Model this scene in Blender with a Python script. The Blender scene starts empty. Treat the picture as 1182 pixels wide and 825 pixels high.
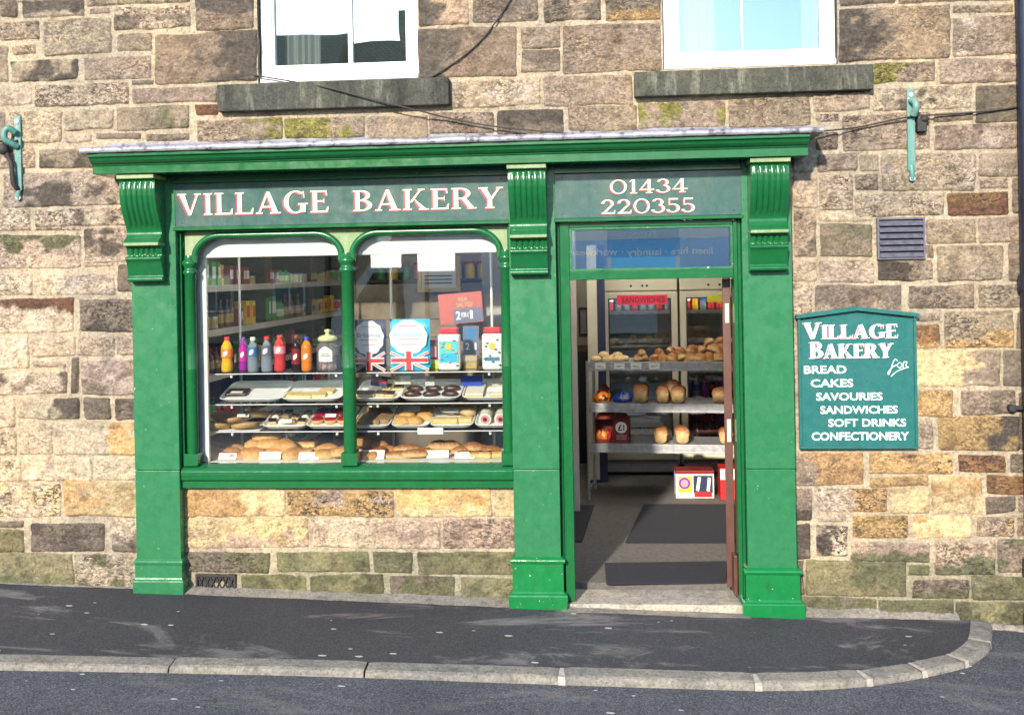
import bpy, bmesh, math, random
import numpy as np
from mathutils import Vector, Matrix, noise as mnoise
random.seed(7); RNG = np.random.default_rng(11)
S = bpy.context.scene; COL = S.collection
PI = math.pi; R = math.radians
# ------------------------------------------------------------------ camera
YAW, ROLL, F = 0.08396674, 0.01765817, 1209.0
CAM = (0.5470, -6.5, 2.0536)
cd = bpy.data.cameras.new('camera'); cam = bpy.data.objects.new('camera', cd); COL.objects.link(cam)
cam.matrix_world = Matrix.Translation(CAM) @ Matrix.Rotation(YAW,4,'Z') @ Matrix.Rotation(PI/2,4,'X') @ Matrix.Rotation(-ROLL,4,'Z')
cd.sensor_width = 36; cd.lens = 36*F/1182; cd.shift_x = .00146; cd.shift_y = -.08247
cd.clip_start = .05; cd.clip_end = 1500
S.camera = cam
def ray(px, py):                       # surveying helper: direction of sight of a point of the photograph
    c, s = math.cos(ROLL), math.sin(ROLL); x, y = px-591, py-412.5
    xr = c*x-s*y; yr = s*x+c*y+97.5
    dx, dz = xr/F, -yr/F
    return dx*math.cos(YAW)-math.sin(YAW), dx*math.sin(YAW)+math.cos(YAW), dz
def at(px, py, Y=0.):                  # -> (X, Z) on the vertical plane Y
    a, b, c = ray(px, py); t = (Y-CAM[1])/b
    return CAM[0]+a*t, CAM[2]+c*t
def zg(X, Y): return .008-.028*X+.02*Y  # sloping street
def onground(px, py, dz=0.):
    a, b, c = ray(px, py)
    t = (zg(CAM[0],CAM[1])+dz-CAM[2])/(c+.028*a-.02*b)
    return Vector((CAM[0]+a*t, CAM[1]+b*t, CAM[2]+c*t))
def onlevel(px, py, z):
    a, b, c = ray(px, py); t = (z-CAM[2])/c
    return Vector((CAM[0]+a*t, CAM[1]+b*t, z))
# ------------------------------------------------------------------ objects
OFF = {}
def tag(o, label=None, cat=None, group=None, kind=None):
    if label: o['label'] = label
    if cat: o['category'] = cat
    if group: o['group'] = group
    if kind: o['kind'] = kind
    return o
def thing(name, label, cat, loc=(0,0,0), group=None, rz=0.):
    o = bpy.data.objects.new(name, None); COL.objects.link(o); o.empty_display_size = .05
    o.location = loc; o.rotation_euler = (0,0,rz); OFF[o.name] = Vector(loc) if rz == 0 else Vector((0,0,0))
    return tag(o, label, cat, group)
def kids(o): return [c for c in bpy.data.objects if c.parent == o]
def copy_tree(o, loc=None, rz=None, scale=None, label=None, group=None):
    def rec(a, p):
        c = a.copy(); COL.objects.link(c)
        if p: c.parent = p
        for k in kids(a): rec(k, c)
        return c
    r = rec(o, None)
    if loc is not None: r.location = loc
    if rz is not None: r.rotation_euler = (0,0,rz)
    if scale is not None: r.scale = scale if hasattr(scale,'__len__') else (scale,)*3
    if label: r['label'] = label
    if group: r['group'] = group
    return r
class MB:
    def __init__(s): s.v=[]; s.f=[]; s.mi=[]; s.sm=[]
    def add(s, vs, fs, mi=0, sm=False):
        b=len(s.v); s.v += [tuple(v) for v in vs]
        for f in fs: s.f.append(tuple(b+i for i in f)); s.mi.append(mi); s.sm.append(sm)
        return s
    def box(s, x0,x1,y0,y1,z0,z1, mi=0, M=None):
        v=[(x,y,z) for z in (z0,z1) for y in (y0,y1) for x in (x0,x1)]
        if M is not None: v=[M@Vector(p) for p in v]
        return s.add(v,[(0,2,3,1),(4,5,7,6),(0,1,5,4),(2,6,7,3),(0,4,6,2),(1,3,7,5)],mi)
    def prism(s, pts, y0, y1, mi=0, sm=False):     # polygon of (x,z) seen from -Y, counter-clockwise
        n=len(pts); v=[(p[0],y0,p[1]) for p in pts]+[(p[0],y1,p[1]) for p in pts]
        s.add(v,[tuple(range(n)),tuple(range(2*n-1,n-1,-1))],mi)
        return s.add(v,[(i,i+n,(i+1)%n+n,(i+1)%n) for i in range(n)],mi,sm)
    def extrude_x(s, prof, x0, x1, mi=0, sm=False, xa=None):  # profile of (y,z)
        n=len(prof); xs=[x0,x1] if xa is None else xa
        v=[(x,p[0],p[1]) for x in xs for p in prof]; m=len(xs)
        f=[]
        for k in range(m-1):
            for i in range(n):
                j=(i+1)%n; f.append((k*n+i,k*n+j,(k+1)*n+j,(k+1)*n+i))
        s.add(v,f,mi,sm)
        return s.add([v[i] for i in range(n)]+[v[(m-1)*n+i] for i in range(n)],[tuple(range(n-1,-1,-1)),tuple(range(n,2*n))],mi)
    def lathe(s, prof, c=(0,0,0), n=20, mi=0, sm=True, sx=1., sy=1.):  # prof of (r,z)
        v=[]; f=[]; m=len(prof)
        for r,z in prof:
            for k in range(n):
                a=2*PI*k/n; v.append((c[0]+sx*r*math.cos(a),c[1]+sy*r*math.sin(a),c[2]+z))
        for i in range(m-1):
            for k in range(n):
                j=(k+1)%n; f.append((i*n+k,i*n+j,(i+1)*n+j,(i+1)*n+k))
        s.add(v,f,mi,sm)
        if prof[0][0]>1e-5: s.add(v[:n],[tuple(range(n-1,-1,-1))],mi)
        if prof[-1][0]>1e-5: s.add(v[-n:],[tuple(range(n))],mi)
        return s
    def tube(s, pts, r, n=8, mi=0, caps=True):
        P=[Vector(p) for p in pts]; m=len(P); rr=r if hasattr(r,'__len__') else [r]*m
        v=[]; f=[]; up=None
        for i in range(m):
            t=(P[min(i+1,m-1)]-P[max(i-1,0)]).normalized()
            if up is None:
                up=Vector((0,0,1)) if abs(t.z)<.9 else Vector((0,1,0))
            a=t.cross(up); a=a.normalized() if a.length>1e-6 else Vector((1,0,0)); b=a.cross(t).normalized(); up=b
            for k in range(n):
                w=2*PI*k/n; v.append(P[i]+rr[i]*(math.cos(w)*a+math.sin(w)*b))
        for i in range(m-1):
            for k in range(n):
                j=(k+1)%n; f.append((i*n+k,i*n+j,(i+1)*n+j,(i+1)*n+k))
        s.add(v,f,mi,True)
        if caps: s.add(v[:n],[tuple(range(n-1,-1,-1))],mi); s.add(v[-n:],[tuple(range(n))],mi)
        return s
    def build(s, name, mats, parent=None, bevel=0., seg=2, fixn=True):
        off=OFF.get(parent.name,Vector((0,0,0))) if parent else Vector((0,0,0))
        me=bpy.data.meshes.new(name); me.from_pydata([(a-off.x,b-off.y,c-off.z) for a,b,c in s.v],[],s.f)
        for m in (mats if isinstance(mats,(list,tuple)) else [mats]): me.materials.append(m)
        me.polygons.foreach_set('material_index',s.mi); me.polygons.foreach_set('use_smooth',s.sm)
        if fixn:
            bm=bmesh.new(); bm.from_mesh(me); bmesh.ops.recalc_face_normals(bm,faces=bm.faces); bm.to_mesh(me); bm.free()
        o=bpy.data.objects.new(name,me); COL.objects.link(o)
        if parent: o.parent=parent; OFF[o.name]=off
        else: OFF[o.name]=Vector((0,0,0))
        if bevel:
            b=o.modifiers.new('b','BEVEL'); b.width=bevel; b.segments=seg; b.limit_method='ANGLE'; b.angle_limit=R(40)
            b.harden_normals=False
        return o
def struct(o, kind='structure'): o['kind']=kind; return o
def textmesh(body, x0, z0, x1, z1, Y, depth=.002, bold=0., shear=0., tilt=0.):
    c=bpy.data.curves.new('t','FONT'); c.body=body; c.size=1; c.offset=bold; c.shear=shear; c.resolution_u=3
    o=bpy.data.objects.new('t',c); COL.objects.link(o)
    dg=bpy.context.evaluated_depsgraph_get(); me=bpy.data.meshes.new_from_object(o.evaluated_get(dg))
    vs=[v.co.copy() for v in me.vertices]; fs=[tuple(p.vertices) for p in me.polygons]
    bpy.data.objects.remove(o); bpy.data.curves.remove(c); bpy.data.meshes.remove(me)
    xa,xb=min(v.x for v in vs),max(v.x for v in vs); ya,yb=min(v.y for v in vs),max(v.y for v in vs)
    out=[(x0+(v.x-xa)/(xb-xa)*(x1-x0), Y, z0+(v.y-ya)/(yb-ya)*(z1-z0)+tilt*(v.x-xa)/(xb-xa)) for v in vs]
    return out, fs
def addtext(mb, *a, mi=0, **k):
    v,f=textmesh(*a,**k); mb.add(v,f,mi); return mb
# ------------------------------------------------------------------ numpy noise
def vnoise(x, y, seed=0):
    xi=np.floor(x).astype(np.int64); yi=np.floor(y).astype(np.int64); xf=x-xi; yf=y-yi
    u=xf*xf*(3-2*xf); v=yf*yf*(3-2*yf)
    def h(a,b):
        n=(a*374761393+b*668265263+seed*982451653)&0xffffffff
        n=((n^(n>>13))*1274126177)&0xffffffff; n=n^(n>>16)
        return (n&0xffff)/65535.
    return (h(xi,yi)*(1-u)+h(xi+1,yi)*u)*(1-v)+(h(xi,yi+1)*(1-u)+h(xi+1,yi+1)*u)*v
def fbm(x,y,seed=0,oct=3):
    a=1.;s=0.;t=0.
    for i in range(oct): s=s+a*vnoise(x*2**i+17*i,y*2**i+9*i,seed+i); t+=a; a*=.55
    return s/t
# ------------------------------------------------------------------ materials
MATS={}
class NT:
    def __init__(s,name):
        s.m=bpy.data.materials.new(name); s.m.use_nodes=True; s.t=s.m.node_tree; s.t.nodes.clear()
        s.out=s.n('ShaderNodeOutputMaterial'); MATS[name]=s.m
    def n(s,t,**k):
        nd=s.t.nodes.new(t)
        for a,b in k.items(): setattr(nd,a,b)
        return nd
    def set(s,nd,**k):
        for a,b in k.items():
            i=nd.inputs[a.replace('_',' ')] if not a.startswith('i') or not a[1:].isdigit() else nd.inputs[int(a[1:])]
            if hasattr(b,'is_output') or isinstance(b,bpy.types.NodeSocket): s.t.links.new(b,i)
            else: i.default_value=b
        return nd
    def coord(s,kind='Object'):
        return s.n('ShaderNodeTexCoord').outputs[kind]
    def noise(s,scale,detail=4,rough=.55,vec=None,dist=0.):
        nd=s.n('ShaderNodeTexNoise'); s.set(nd,Scale=scale,Detail=detail,Roughness=rough,Distortion=dist)
        s.t.links.new(vec or s.coord(),nd.inputs['Vector']); return nd.outputs['Fac']
    def vor(s,scale,vec=None,out='Distance',feature='F1'):
        nd=s.n('ShaderNodeTexVoronoi',feature=feature); s.set(nd,Scale=scale); s.t.links.new(vec or s.coord(),nd.inputs['Vector']); return nd.outputs[out]
    def ramp(s,fac,stops):
        nd=s.n('ShaderNodeValToRGB'); e=nd.color_ramp.elements
        while len(e)<len(stops): e.new(.5)
        for i,(p,c) in enumerate(stops):
            e[i].position=p; e[i].color=(c if hasattr(c,'__len__') else (c,c,c))[:3]+(1,) if hasattr(c,'__len__') else (c,c,c,1)
        s.t.links.new(fac,nd.inputs[0]); return nd.outputs[0]
    def mix(s,a,b,fac,mode='MIX'):
        nd=s.n('ShaderNodeMix',data_type='RGBA',blend_type=mode)
        for i,x in ((0,fac),(6,a),(7,b)):
            if isinstance(x,bpy.types.NodeSocket): s.t.links.new(x,nd.inputs[i])
            else: nd.inputs[i].default_value=x if i==0 else (tuple(x)+(1,))[:4]
        return nd.outputs[2]
    def math(s,op,a,b=0.):
        nd=s.n('ShaderNodeMath',operation=op)
        for i,x in enumerate((a,b)):
            if isinstance(x,bpy.types.NodeSocket): s.t.links.new(x,nd.inputs[i])
            else: nd.inputs[i].default_value=x
        return nd.outputs[0]
    def bump(s,h,strength=.3,dist=.01,normal=None):
        nd=s.n('ShaderNodeBump'); s.set(nd,Strength=strength,Distance=dist); s.t.links.new(h,nd.inputs['Height'])
        if normal: s.t.links.new(normal,nd.inputs['Normal'])
        return nd.outputs[0]
    def bsdf(s,col,rough=.6,normal=None,metal=0.,spec=.5,coat=0.,trans=0.,emit=None,es=0.,sss=0.):
        b=s.n('ShaderNodeBsdfPrincipled')
        def put(k,x):
            if isinstance(x,bpy.types.NodeSocket): s.t.links.new(x,b.inputs[k])
            else: b.inputs[k].default_value=(tuple(x)+(1,))[:4] if hasattr(x,'__len__') else x
        put('Base Color',col); put('Roughness',rough); put('Metallic',metal); put('Specular IOR Level',spec); put('Coat Weight',coat)
        if trans: put('Transmission Weight',trans)
        if normal is not None: put('Normal',normal)
        if emit is not None: put('Emission Color',emit); put('Emission Strength',es)
        s.t.links.new(b.outputs[0],s.out.inputs[0]); return s.m
def plain(name,col,rough=.5,var=.12,scale=18.,metal=0.,spec=.5,bump=0.,bscale=120.,coat=0.):
    t=NT(name); f=t.ramp(t.noise(scale,5),[(.3,1-var),(.7,1+var)])
    c=t.mix(col,f,1.,'MULTIPLY'); n=t.bump(t.noise(bscale,3),bump,.004) if bump else None
    return t.bsdf(c,rough,n,metal,spec,coat)
def paint(name,col,rough=.3,fade=(.2,.45,.3),famt=.25,chips=.0,coat=.0,cs=45.):
    t=NT(name); co=t.coord()
    mp=t.n('ShaderNodeMapping'); t.set(mp,Scale=(1.,1.,.22)); t.t.links.new(co,mp.inputs[0]); f=t.ramp(t.noise(9,6,.7,mp.outputs[0]),[(.35,0.),(.75,famt)])
    c=t.mix(col,fade,f)
    f2=t.ramp(t.noise(24,4,.6,co),[(.25,.86),(.75,1.1)]); c=t.mix(c,f2,1.,'MULTIPLY')
    if chips:
        ch=t.ramp(t.noise(cs,3,.6,co,.4),[(.735-chips,0.),(.75-chips,1.)])
        c=t.mix(c,(.55,.55,.42),ch)
    dm=t.n('ShaderNodeMapping'); t.set(dm,Scale=(1.,1.,.35)); t.t.links.new(co,dm.inputs[0])
    c=t.mix(c,(.018,.045,.026),t.ramp(t.noise(11,9,.72,dm.outputs[0]),[(.57,0.),(.74,.55)]))
    bm_=t.n('ShaderNodeMapping'); t.set(bm_,Scale=(1.,1.,.05)); t.t.links.new(co,bm_.inputs[0])
    h=t.math('ADD',t.noise(9,3,.5,co),t.math('ADD',t.math('MULTIPLY',t.noise(160,2,.5,co),.2),t.math('MULTIPLY',t.noise(130,3,.6,bm_.outputs[0]),.35)))
    rr=t.ramp(t.noise(14,4,.6,co),[(.3,rough*.75),(.7,min(1,rough*1.4))])
    return t.bsdf(c,rr,t.bump(h,.22,.006),0,.5,coat)
M={}
M['green']=paint('green_gloss_paint',(.007,.104,.030),.2,(.02,.15,.05),.3,.0)
M['greenp']=paint('green_weathered_paint',(.022,.148,.058),.26,(.04,.185,.09),.2,.018)
M['greenv']=paint('bright_green_plinth_paint',(.006,.155,.040),.16,(.02,.19,.06),.4,.035)
M['worn']=paint('worn_pale_green_paint',(.13,.23,.09),.45,(.34,.36,.20),.8,.05)
M['sign']=paint('dark_teal_sign_paint',(.036,.098,.090),.2,(.13,.155,.125),.45,.0)  # beige fade paints in the pale reflection on the name boards
M['teal']=paint('teal_board_paint',(.020,.125,.118),.25,(.035,.155,.14),.3,.0)
M['tealm']=paint('teal_metal_paint',(.035,.20,.17),.4,(.25,.33,.30),.8,.04)
M['cream_letter']=plain('cream_letter_paint',(.78,.68,.50),.4,.06,60)
M['red_shade']=plain('red_letter_shade',(.30,.02,.03),.4,.1,60)
M['pink_shade']=plain('pink_letter_shade',(.72,.36,.45),.4,.05,60)
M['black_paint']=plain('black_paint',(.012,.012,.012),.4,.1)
M['white_letter']=plain('white_letter_paint',(.82,.82,.78),.4,.05,60)
M['white']=plain('white_frame_paint',(.78,.78,.76),.35,.10,7)
M['cream']=plain('cream_enamel',(.62,.58,.44),.35,.06,6)
M['offwhite']=plain('off_white_panel',(.55,.53,.47),.5,.08,5)
M['navy']=plain('navy_panel',(.02,.025,.07),.5,.1)
M['brownwood']=plain('brown_door_paint',(.095,.038,.028),.4,.25,9)
M['darkgrey']=plain('dark_grey_plastic',(.03,.03,.033),.5,.1)
M['steel']=plain('brushed_steel',(.55,.56,.57),.32,.12,30,metal=.85)
M['galv']=plain('galvanised_metal',(.40,.41,.42),.42,.25,22,metal=.55)
M['brass']=plain('worn_latch_plate',(.66,.58,.42),.4,.15,40,metal=.2)
M['slate']=plain('louvre_slate_blue_paint',(.095,.095,.125),.5,.3,30,bump=.3)
M['soot']=plain('sooty_iron',(.025,.022,.024),.7,.4,40,bump=.5)
M['pipe']=plain('dark_navy_pipe_paint',(.012,.016,.035),.35,.3,12,bump=.15)
M['cable']=plain('dark_cable',(.025,.02,.018),.6,.2)
M['card']=plain('white_card',(.80,.80,.78),.6,.04,9)
M['black_ink']=plain('dark_ink',(.03,.03,.035),.7,.1)
M['poster_blue']=plain('poster_blue',(.03,.34,.62),.5,.1)
M['poster_lilac']=plain('poster_lilac',(.30,.30,.42),.5,.1)
M['liner']=plain('grey_green_fridge_liner',(.17,.20,.18),.5,.1)
M['tray']=plain('white_plastic_tray',(.90,.90,.88),.3,.04,9)
M['gray_wall']=plain('cream_grey_plaster',(.42,.38,.30),.8,.12,3)
M['ceil']=plain('white_ceiling',(.7,.69,.66),.8,.05,3)
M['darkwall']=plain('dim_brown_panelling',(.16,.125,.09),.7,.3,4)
M['carpet']=plain('grey_brown_carpet',(.125,.115,.105),.95,.25,40,bump=.8,bscale=500)
M['mat']=plain('dark_navy_doormat',(.018,.020,.030),.95,.3,120,bump=1.,bscale=400)
M['blind']=plain('white_pelmet',(.86,.83,.77),.6,.04,4)
M['net']=None
for k,c,r in [('yellow',(.75,.53,.04),.35),('orange',(.80,.22,.02),.3),('redp',(.62,.025,.03),.35),('magenta',(.55,.03,.28),.3),('purple',(.18,.04,.38),.35),
    ('cyan',(.02,.45,.72),.35),('royal',(.02,.06,.42),.35),('greenpk',(.05,.30,.06),.4),('darkred',(.22,.02,.02),.35),('ochre',(.42,.31,.12),.5),
    ('pinkp',(.75,.30,.36),.4),('lime',(.62,.66,.05),.5),('hotpink',(.80,.035,.09),.6),('brown',(.10,.045,.02),.5),('grey',(.3,.3,.3),.5),('ink_blue',(.03,.16,.36),.5),
    ('teal_txt',(.10,.55,.55),.5),('slateink',(.11,.13,.2),.5),('redfade',(.42,.09,.07),.5),('tanbox',(.45,.34,.2),.6)]:
    M[k]=plain(k+'_print',c,r,.1,25)
def liquid(name,col,a=.8):
    t=NT(name); b=t.bsdf(col,.08,None,0,.5); tr=t.n('ShaderNodeBsdfTransparent'); t.set(tr,Color=tuple(min(1,.4+c*.6) for c in col)+(1,))
    mx=t.n('ShaderNodeMixShader'); t.set(mx,Fac=a); pb=[n for n in t.t.nodes if n.type=='BSDF_PRINCIPLED'][0]
    t.t.links.new(tr.outputs[0],mx.inputs[1]); t.t.links.new(pb.outputs[0],mx.inputs[2]); t.t.links.new(mx.outputs[0],t.out.inputs[0]); return t.m
M['juice']=liquid('orange_juice',(.85,.48,.03),.92); M['water']=liquid('clear_water',(.42,.5,.58),.5); M['redpop']=liquid('red_pop',(.7,.06,.06),.9)
M['cola']=liquid('dark_pop',(.03,.01,.012),.95); M['orangepop']=liquid('orange_pop',(.85,.24,.02),.9); M['grape']=liquid('purple_pop',(.35,.03,.35),.9)
M['clearpl']=liquid('clear_plastic',(.55,.55,.55),.22); M['bag']=liquid('clear_bread_bag',(.75,.72,.68),.13)
def glass(name,base=.02,rough=0.,tint=(1,1,1),k=1.,gc=(1,1,1)):
    t=NT(name); tr=t.n('ShaderNodeBsdfTransparent'); t.set(tr,Color=tuple(tint)+(1,)); g=t.n('ShaderNodeBsdfGlossy'); t.set(g,Roughness=rough,Color=tuple(gc)+(1,))
    lw=t.n('ShaderNodeFresnel'); t.set(lw,IOR=1.5)
    f=t.math('MINIMUM',t.math('ADD',t.math('MULTIPLY',lw.outputs[0],k),base),1.)
    t.set(g,Normal=t.bump(t.noise(1.3,2),.05,.02))
    mx=t.n('ShaderNodeMixShader'); t.t.links.new(f,mx.inputs[0]); t.t.links.new(tr.outputs[0],mx.inputs[1]); t.t.links.new(g.outputs[0],mx.inputs[2])
    t.t.links.new(mx.outputs[0],t.out.inputs[0]); return t.m
M['glass']=glass('window_glass',.05,.0,(.97,.985,.98),1.2)
M['glass_up']=glass('upper_window_glass',.20,.0,(.85,.9,.9),1.6,(.74,.94,1.))
M['glass_tr']=glass('transom_glass',.32,.0,(.9,.93,.93),1.5)
M['glass_shelf']=glass('glass_shelf',.03,.02,(.88,.95,.92))
def net():
    t=NT('net_curtain'); d=t.n('ShaderNodeBsdfDiffuse'); t.set(d,Color=(.8,.8,.76,1)); tr=t.n('ShaderNodeBsdfTranslucent'); t.set(tr,Color=(.8,.8,.76,1))
    mx=t.n('ShaderNodeMixShader'); t.set(mx,Fac=.4); t.t.links.new(d.outputs[0],mx.inputs[1]); t.t.links.new(tr.outputs[0],mx.inputs[2]); t.t.links.new(mx.outputs[0],t.out.inputs[0]); return t.m
M['net']=net()
def bread(name,top,side,lo,hi,fl=.0,scale=22):     # baked crust: darker on its upper side by height within the piece
    t=NT(name); co=t.coord(); sp=t.n('ShaderNodeSeparateXYZ'); t.t.links.new(co,sp.inputs[0])
    z=t.math('ADD',sp.outputs[2],t.math('MULTIPLY',t.math('SUBTRACT',t.noise(scale*1.7,5,.65,co),.5),(hi-lo)*2.2))
    f=t.n('ShaderNodeMapRange'); t.set(f,i1=lo,i2=hi); t.t.links.new(z,f.inputs[0])
    c=t.mix(side,top,f.outputs[0]); v=t.ramp(t.noise(70,4,.6,co),[(.3,.8),(.7,1.15)]); c=t.mix(c,v,1.,'MULTIPLY')
    if fl: c=t.mix(c,(.8,.75,.65),t.ramp(t.noise(30,4,.7,co),[(.55,0.),(.75,fl)]))
    return t.bsdf(c,.55,t.bump(t.noise(110,4,.6,co),.35,.004),0,.4)
M['loaf']=bread('baked_loaf_crust',(.30,.105,.028),(.64,.43,.20),.07,.125,.25)
M['bun']=bread('bun_crust',(.33,.125,.03),(.70,.47,.21),.012,.035,.3)
M['bunpale']=bread('floury_bun_crust',(.60,.42,.20),(.68,.52,.30),.012,.04,.6)
M['pastry']=bread('golden_pastry',(.50,.21,.04),(.72,.47,.17),.005,.06,.0)
M['pie']=bread('pie_crust',(.50,.24,.06),(.66,.43,.17),.01,.045,.0)
M['sausage']=bread('sausage_roll_crust',(.38,.13,.035),(.64,.38,.14),.0,.04,.0)
M['choc']=plain('chocolate_icing',(.045,.018,.010),.35,.3,30,bump=.3)
M['icing']=plain('lemon_icing',(.80,.70,.36),.4,.1,30)
M['creamfood']=plain('whipped_cream',(.85,.80,.68),.5,.05,30)
M['jam']=plain('red_jam',(.42,.008,.045),.15,.3,30)
M['toffee']=plain('dull_brown_flapjack',(.34,.22,.10),.6,.35,50,bump=.6)
M['sponge']=plain('yellow_sponge',(.72,.52,.22),.7,.15,50,bump=.4)
# stone wall: colour of each stone lives in the mesh attribute, grain, soot and painted relief shade in the shader
def stone(name,attr=True,col=(.2,.16,.12),bump=1.,gr=1.,streak=False):
    t=NT(name); co=t.coord()
    if attr:
        a=t.n('ShaderNodeVertexColor',layer_name='col'); c=a.outputs[0]
    else: c=t.mix(col,col,0.)
    if streak:
        ms=t.n('ShaderNodeMapping'); t.set(ms,Scale=(1.,1.,.16)); t.t.links.new(co,ms.inputs[0])
        c=t.mix(c,(.27,.28,.22),t.ramp(t.noise(13,6,.72,ms.outputs[0]),[(.52,0.),(.72,.75)])); c=t.mix(c,(.03,.032,.03),t.ramp(t.noise(5,5,.6,ms.outputs[0]),[(.5,0.),(.65,.7)]))
    g=t.ramp(t.noise(65,6,.72,co,.3),[(.30,.38),(.46,.90),(.58,1.08),(.75,1.5)])
    c=t.mix(c,g,1.*gr,'MULTIPLY')
    g2=t.ramp(t.noise(14,5,.7,co,.6),[(.3,.60),(.5,1.),(.72,1.28)]); c=t.mix(c,g2,.85,'MULTIPLY')
    g3=t.ramp(t.noise(1.7,4,.6,co),[(.35,(.78,.79,.82)),(.65,(1.16,1.09,.98))]); c=t.mix(c,g3,.9,'MULTIPLY')
    if attr:
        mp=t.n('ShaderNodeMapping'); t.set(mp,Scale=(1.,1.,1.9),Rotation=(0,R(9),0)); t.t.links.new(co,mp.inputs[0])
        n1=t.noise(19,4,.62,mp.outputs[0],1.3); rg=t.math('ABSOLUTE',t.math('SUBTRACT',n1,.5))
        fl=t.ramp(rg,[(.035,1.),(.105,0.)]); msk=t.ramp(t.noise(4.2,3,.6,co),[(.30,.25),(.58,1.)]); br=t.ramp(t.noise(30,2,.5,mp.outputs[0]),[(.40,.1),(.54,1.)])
        c=t.mix(c,(.035,.027,.025),t.math('MULTIPLY',t.math('MULTIPLY',t.math('MULTIPLY',fl,msk),br),t.math('MULTIPLY',a.outputs['Alpha'],1.)))  # flecks: soot and tool-mark shade painted into the colour, hl their highlights
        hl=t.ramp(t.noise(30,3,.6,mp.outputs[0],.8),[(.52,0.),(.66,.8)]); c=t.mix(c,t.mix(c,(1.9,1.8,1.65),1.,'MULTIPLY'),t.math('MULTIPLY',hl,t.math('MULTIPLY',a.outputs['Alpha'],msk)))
    pit=t.ramp(t.vor(85,co),[(.10,.45),(.28,1.)]); c=t.mix(c,pit,.35,'MULTIPLY')
    h=t.math('ADD',t.noise(70,7,.75,co,.3),t.math('MULTIPLY',t.noise(24,4,.6,co,.5),.9))
    return t.bsdf(c,.92,t.bump(h,bump,.014),0,.25)
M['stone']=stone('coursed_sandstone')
M['sill']=stone('dark_weathered_sill_stone',False,(.075,.078,.066),.5,1.,True)
M['step']=stone('door_step_stone',False,(.40,.37,.315),.5)
M['kerb']=stone('kerb_stone',False,(.25,.238,.215),.6)
M['fillet']=stone('grey_cement_fillet',False,(.24,.225,.20),.5)
def asphalt(name,base,agg,patch,specks=.6):
    t=NT(name); co=t.coord()
    f=t.ramp(t.vor(150,co,'Color'),[(.15,.40),(.8,1.6),(.95,2.6)]); c=t.mix(base,f,agg,'MULTIPLY')
    st=t.n('ShaderNodeMapping'); t.set(st,Scale=(.45,1.6,1.)); t.t.links.new(co,st.inputs[0])
    p=t.ramp(t.noise(1.6,10,.74,st.outputs[0],.9),[(.53,0.),(.61,patch)]); c=t.mix(c,(.30,.275,.27),p)
    d=t.ramp(t.noise(.8,5,.6,co),[(.3,.72),(.7,1.15)]); c=t.mix(c,d,1.,'MULTIPLY')
    sm=t.n('ShaderNodeMapping'); t.set(sm,Scale=(1.,2.2,1.)); t.t.links.new(co,sm.inputs[0])
    vd=t.vor(5.2,sm.outputs[0]); vr=t.vor(5.2,sm.outputs[0],'Color'); sx=t.n('ShaderNodeSeparateColor'); t.t.links.new(vr,sx.inputs[0])
    rad=t.math('MULTIPLY',t.math('MAXIMUM',t.math('SUBTRACT',sx.outputs[0],.35),0.),.16)
    wob=t.math('ADD',vd,t.math('MULTIPLY',t.math('SUBTRACT',t.noise(60,3,.6,co),.5),.08))
    sp=t.math('LESS_THAN',wob,t.math('ADD',rad,.020)); c=t.mix(c,(.85,.83,.80),t.math('MULTIPLY',sp,specks))
    h=t.math('ADD',t.vor(240,co),t.noise(420,3,.6,co))
    return t.bsdf(c,.82,t.bump(h,.55,.006),0,.4)
M['pave']=asphalt('pavement_asphalt',(.047,.046,.054),.65,.5)
M['road']=asphalt('road_asphalt',(.078,.082,.094),.95,.25)
def lead():
    t=NT('lead_flashing'); co=t.coord(); c=t.ramp(t.noise(16,5,.7,co),[(.36,(.09,.088,.10)),(.46,(.25,.25,.29)),(.75,(.38,.38,.44))])
    return t.bsdf(c,.5,t.bump(t.noise(20,4,.6,co),.7,.012),.25,.5)
M['lead']=lead()
def rooft():
    t=NT('roof_slates'); co=t.coord(); b=t.n('ShaderNodeTexBrick'); t.set(b,Scale=2.6,Color1=(.46,.31,.18,1),Color2=(.56,.40,.25,1),Mortar=(.16,.11,.07,1)); t.set(b,Mortar_Size=.03); b.inputs['Brick Width'].default_value=.5; b.inputs['Row Height'].default_value=.28
    t.t.links.new(co,b.inputs['Vector']); return t.bsdf(b.outputs[0],.8)
M['roof']=rooft()
def housewall():
    t=NT('far_house_stone'); co=t.coord(); mp=t.n('ShaderNodeMapping'); t.set(mp,Rotation=(R(90),0,0)); t.t.links.new(co,mp.inputs[0])
    b=t.n('ShaderNodeTexBrick'); t.set(b,Scale=1.,Color1=(.40,.31,.20,1),Color2=(.52,.42,.28,1),Mortar=(.5,.44,.34,1)); b.inputs['Brick Width'].default_value=.5; b.inputs['Row Height'].default_value=.2; b.inputs['Mortar Size'].default_value=.015
    t.t.links.new(mp.outputs[0],b.inputs['Vector']); return t.bsdf(b.outputs[0],.85)
M['house']=housewall()
def lamp(name,col,s):
    t=NT(name); return t.bsdf((.8,.8,.8),.5,None,0,.5,0,0,col,s)
M['tube']=lamp('fridge_light_tube',(1,.97,.9),5.)
M['dim_batten']=lamp('added_dim_tube',(1,.93,.82),13.)
M['pelmet_tube']=lamp('added_pelmet_tube',(1,.94,.86),11.)
M['batten']=lamp('added_shop_tube',(1,.94,.84),30.)
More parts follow.
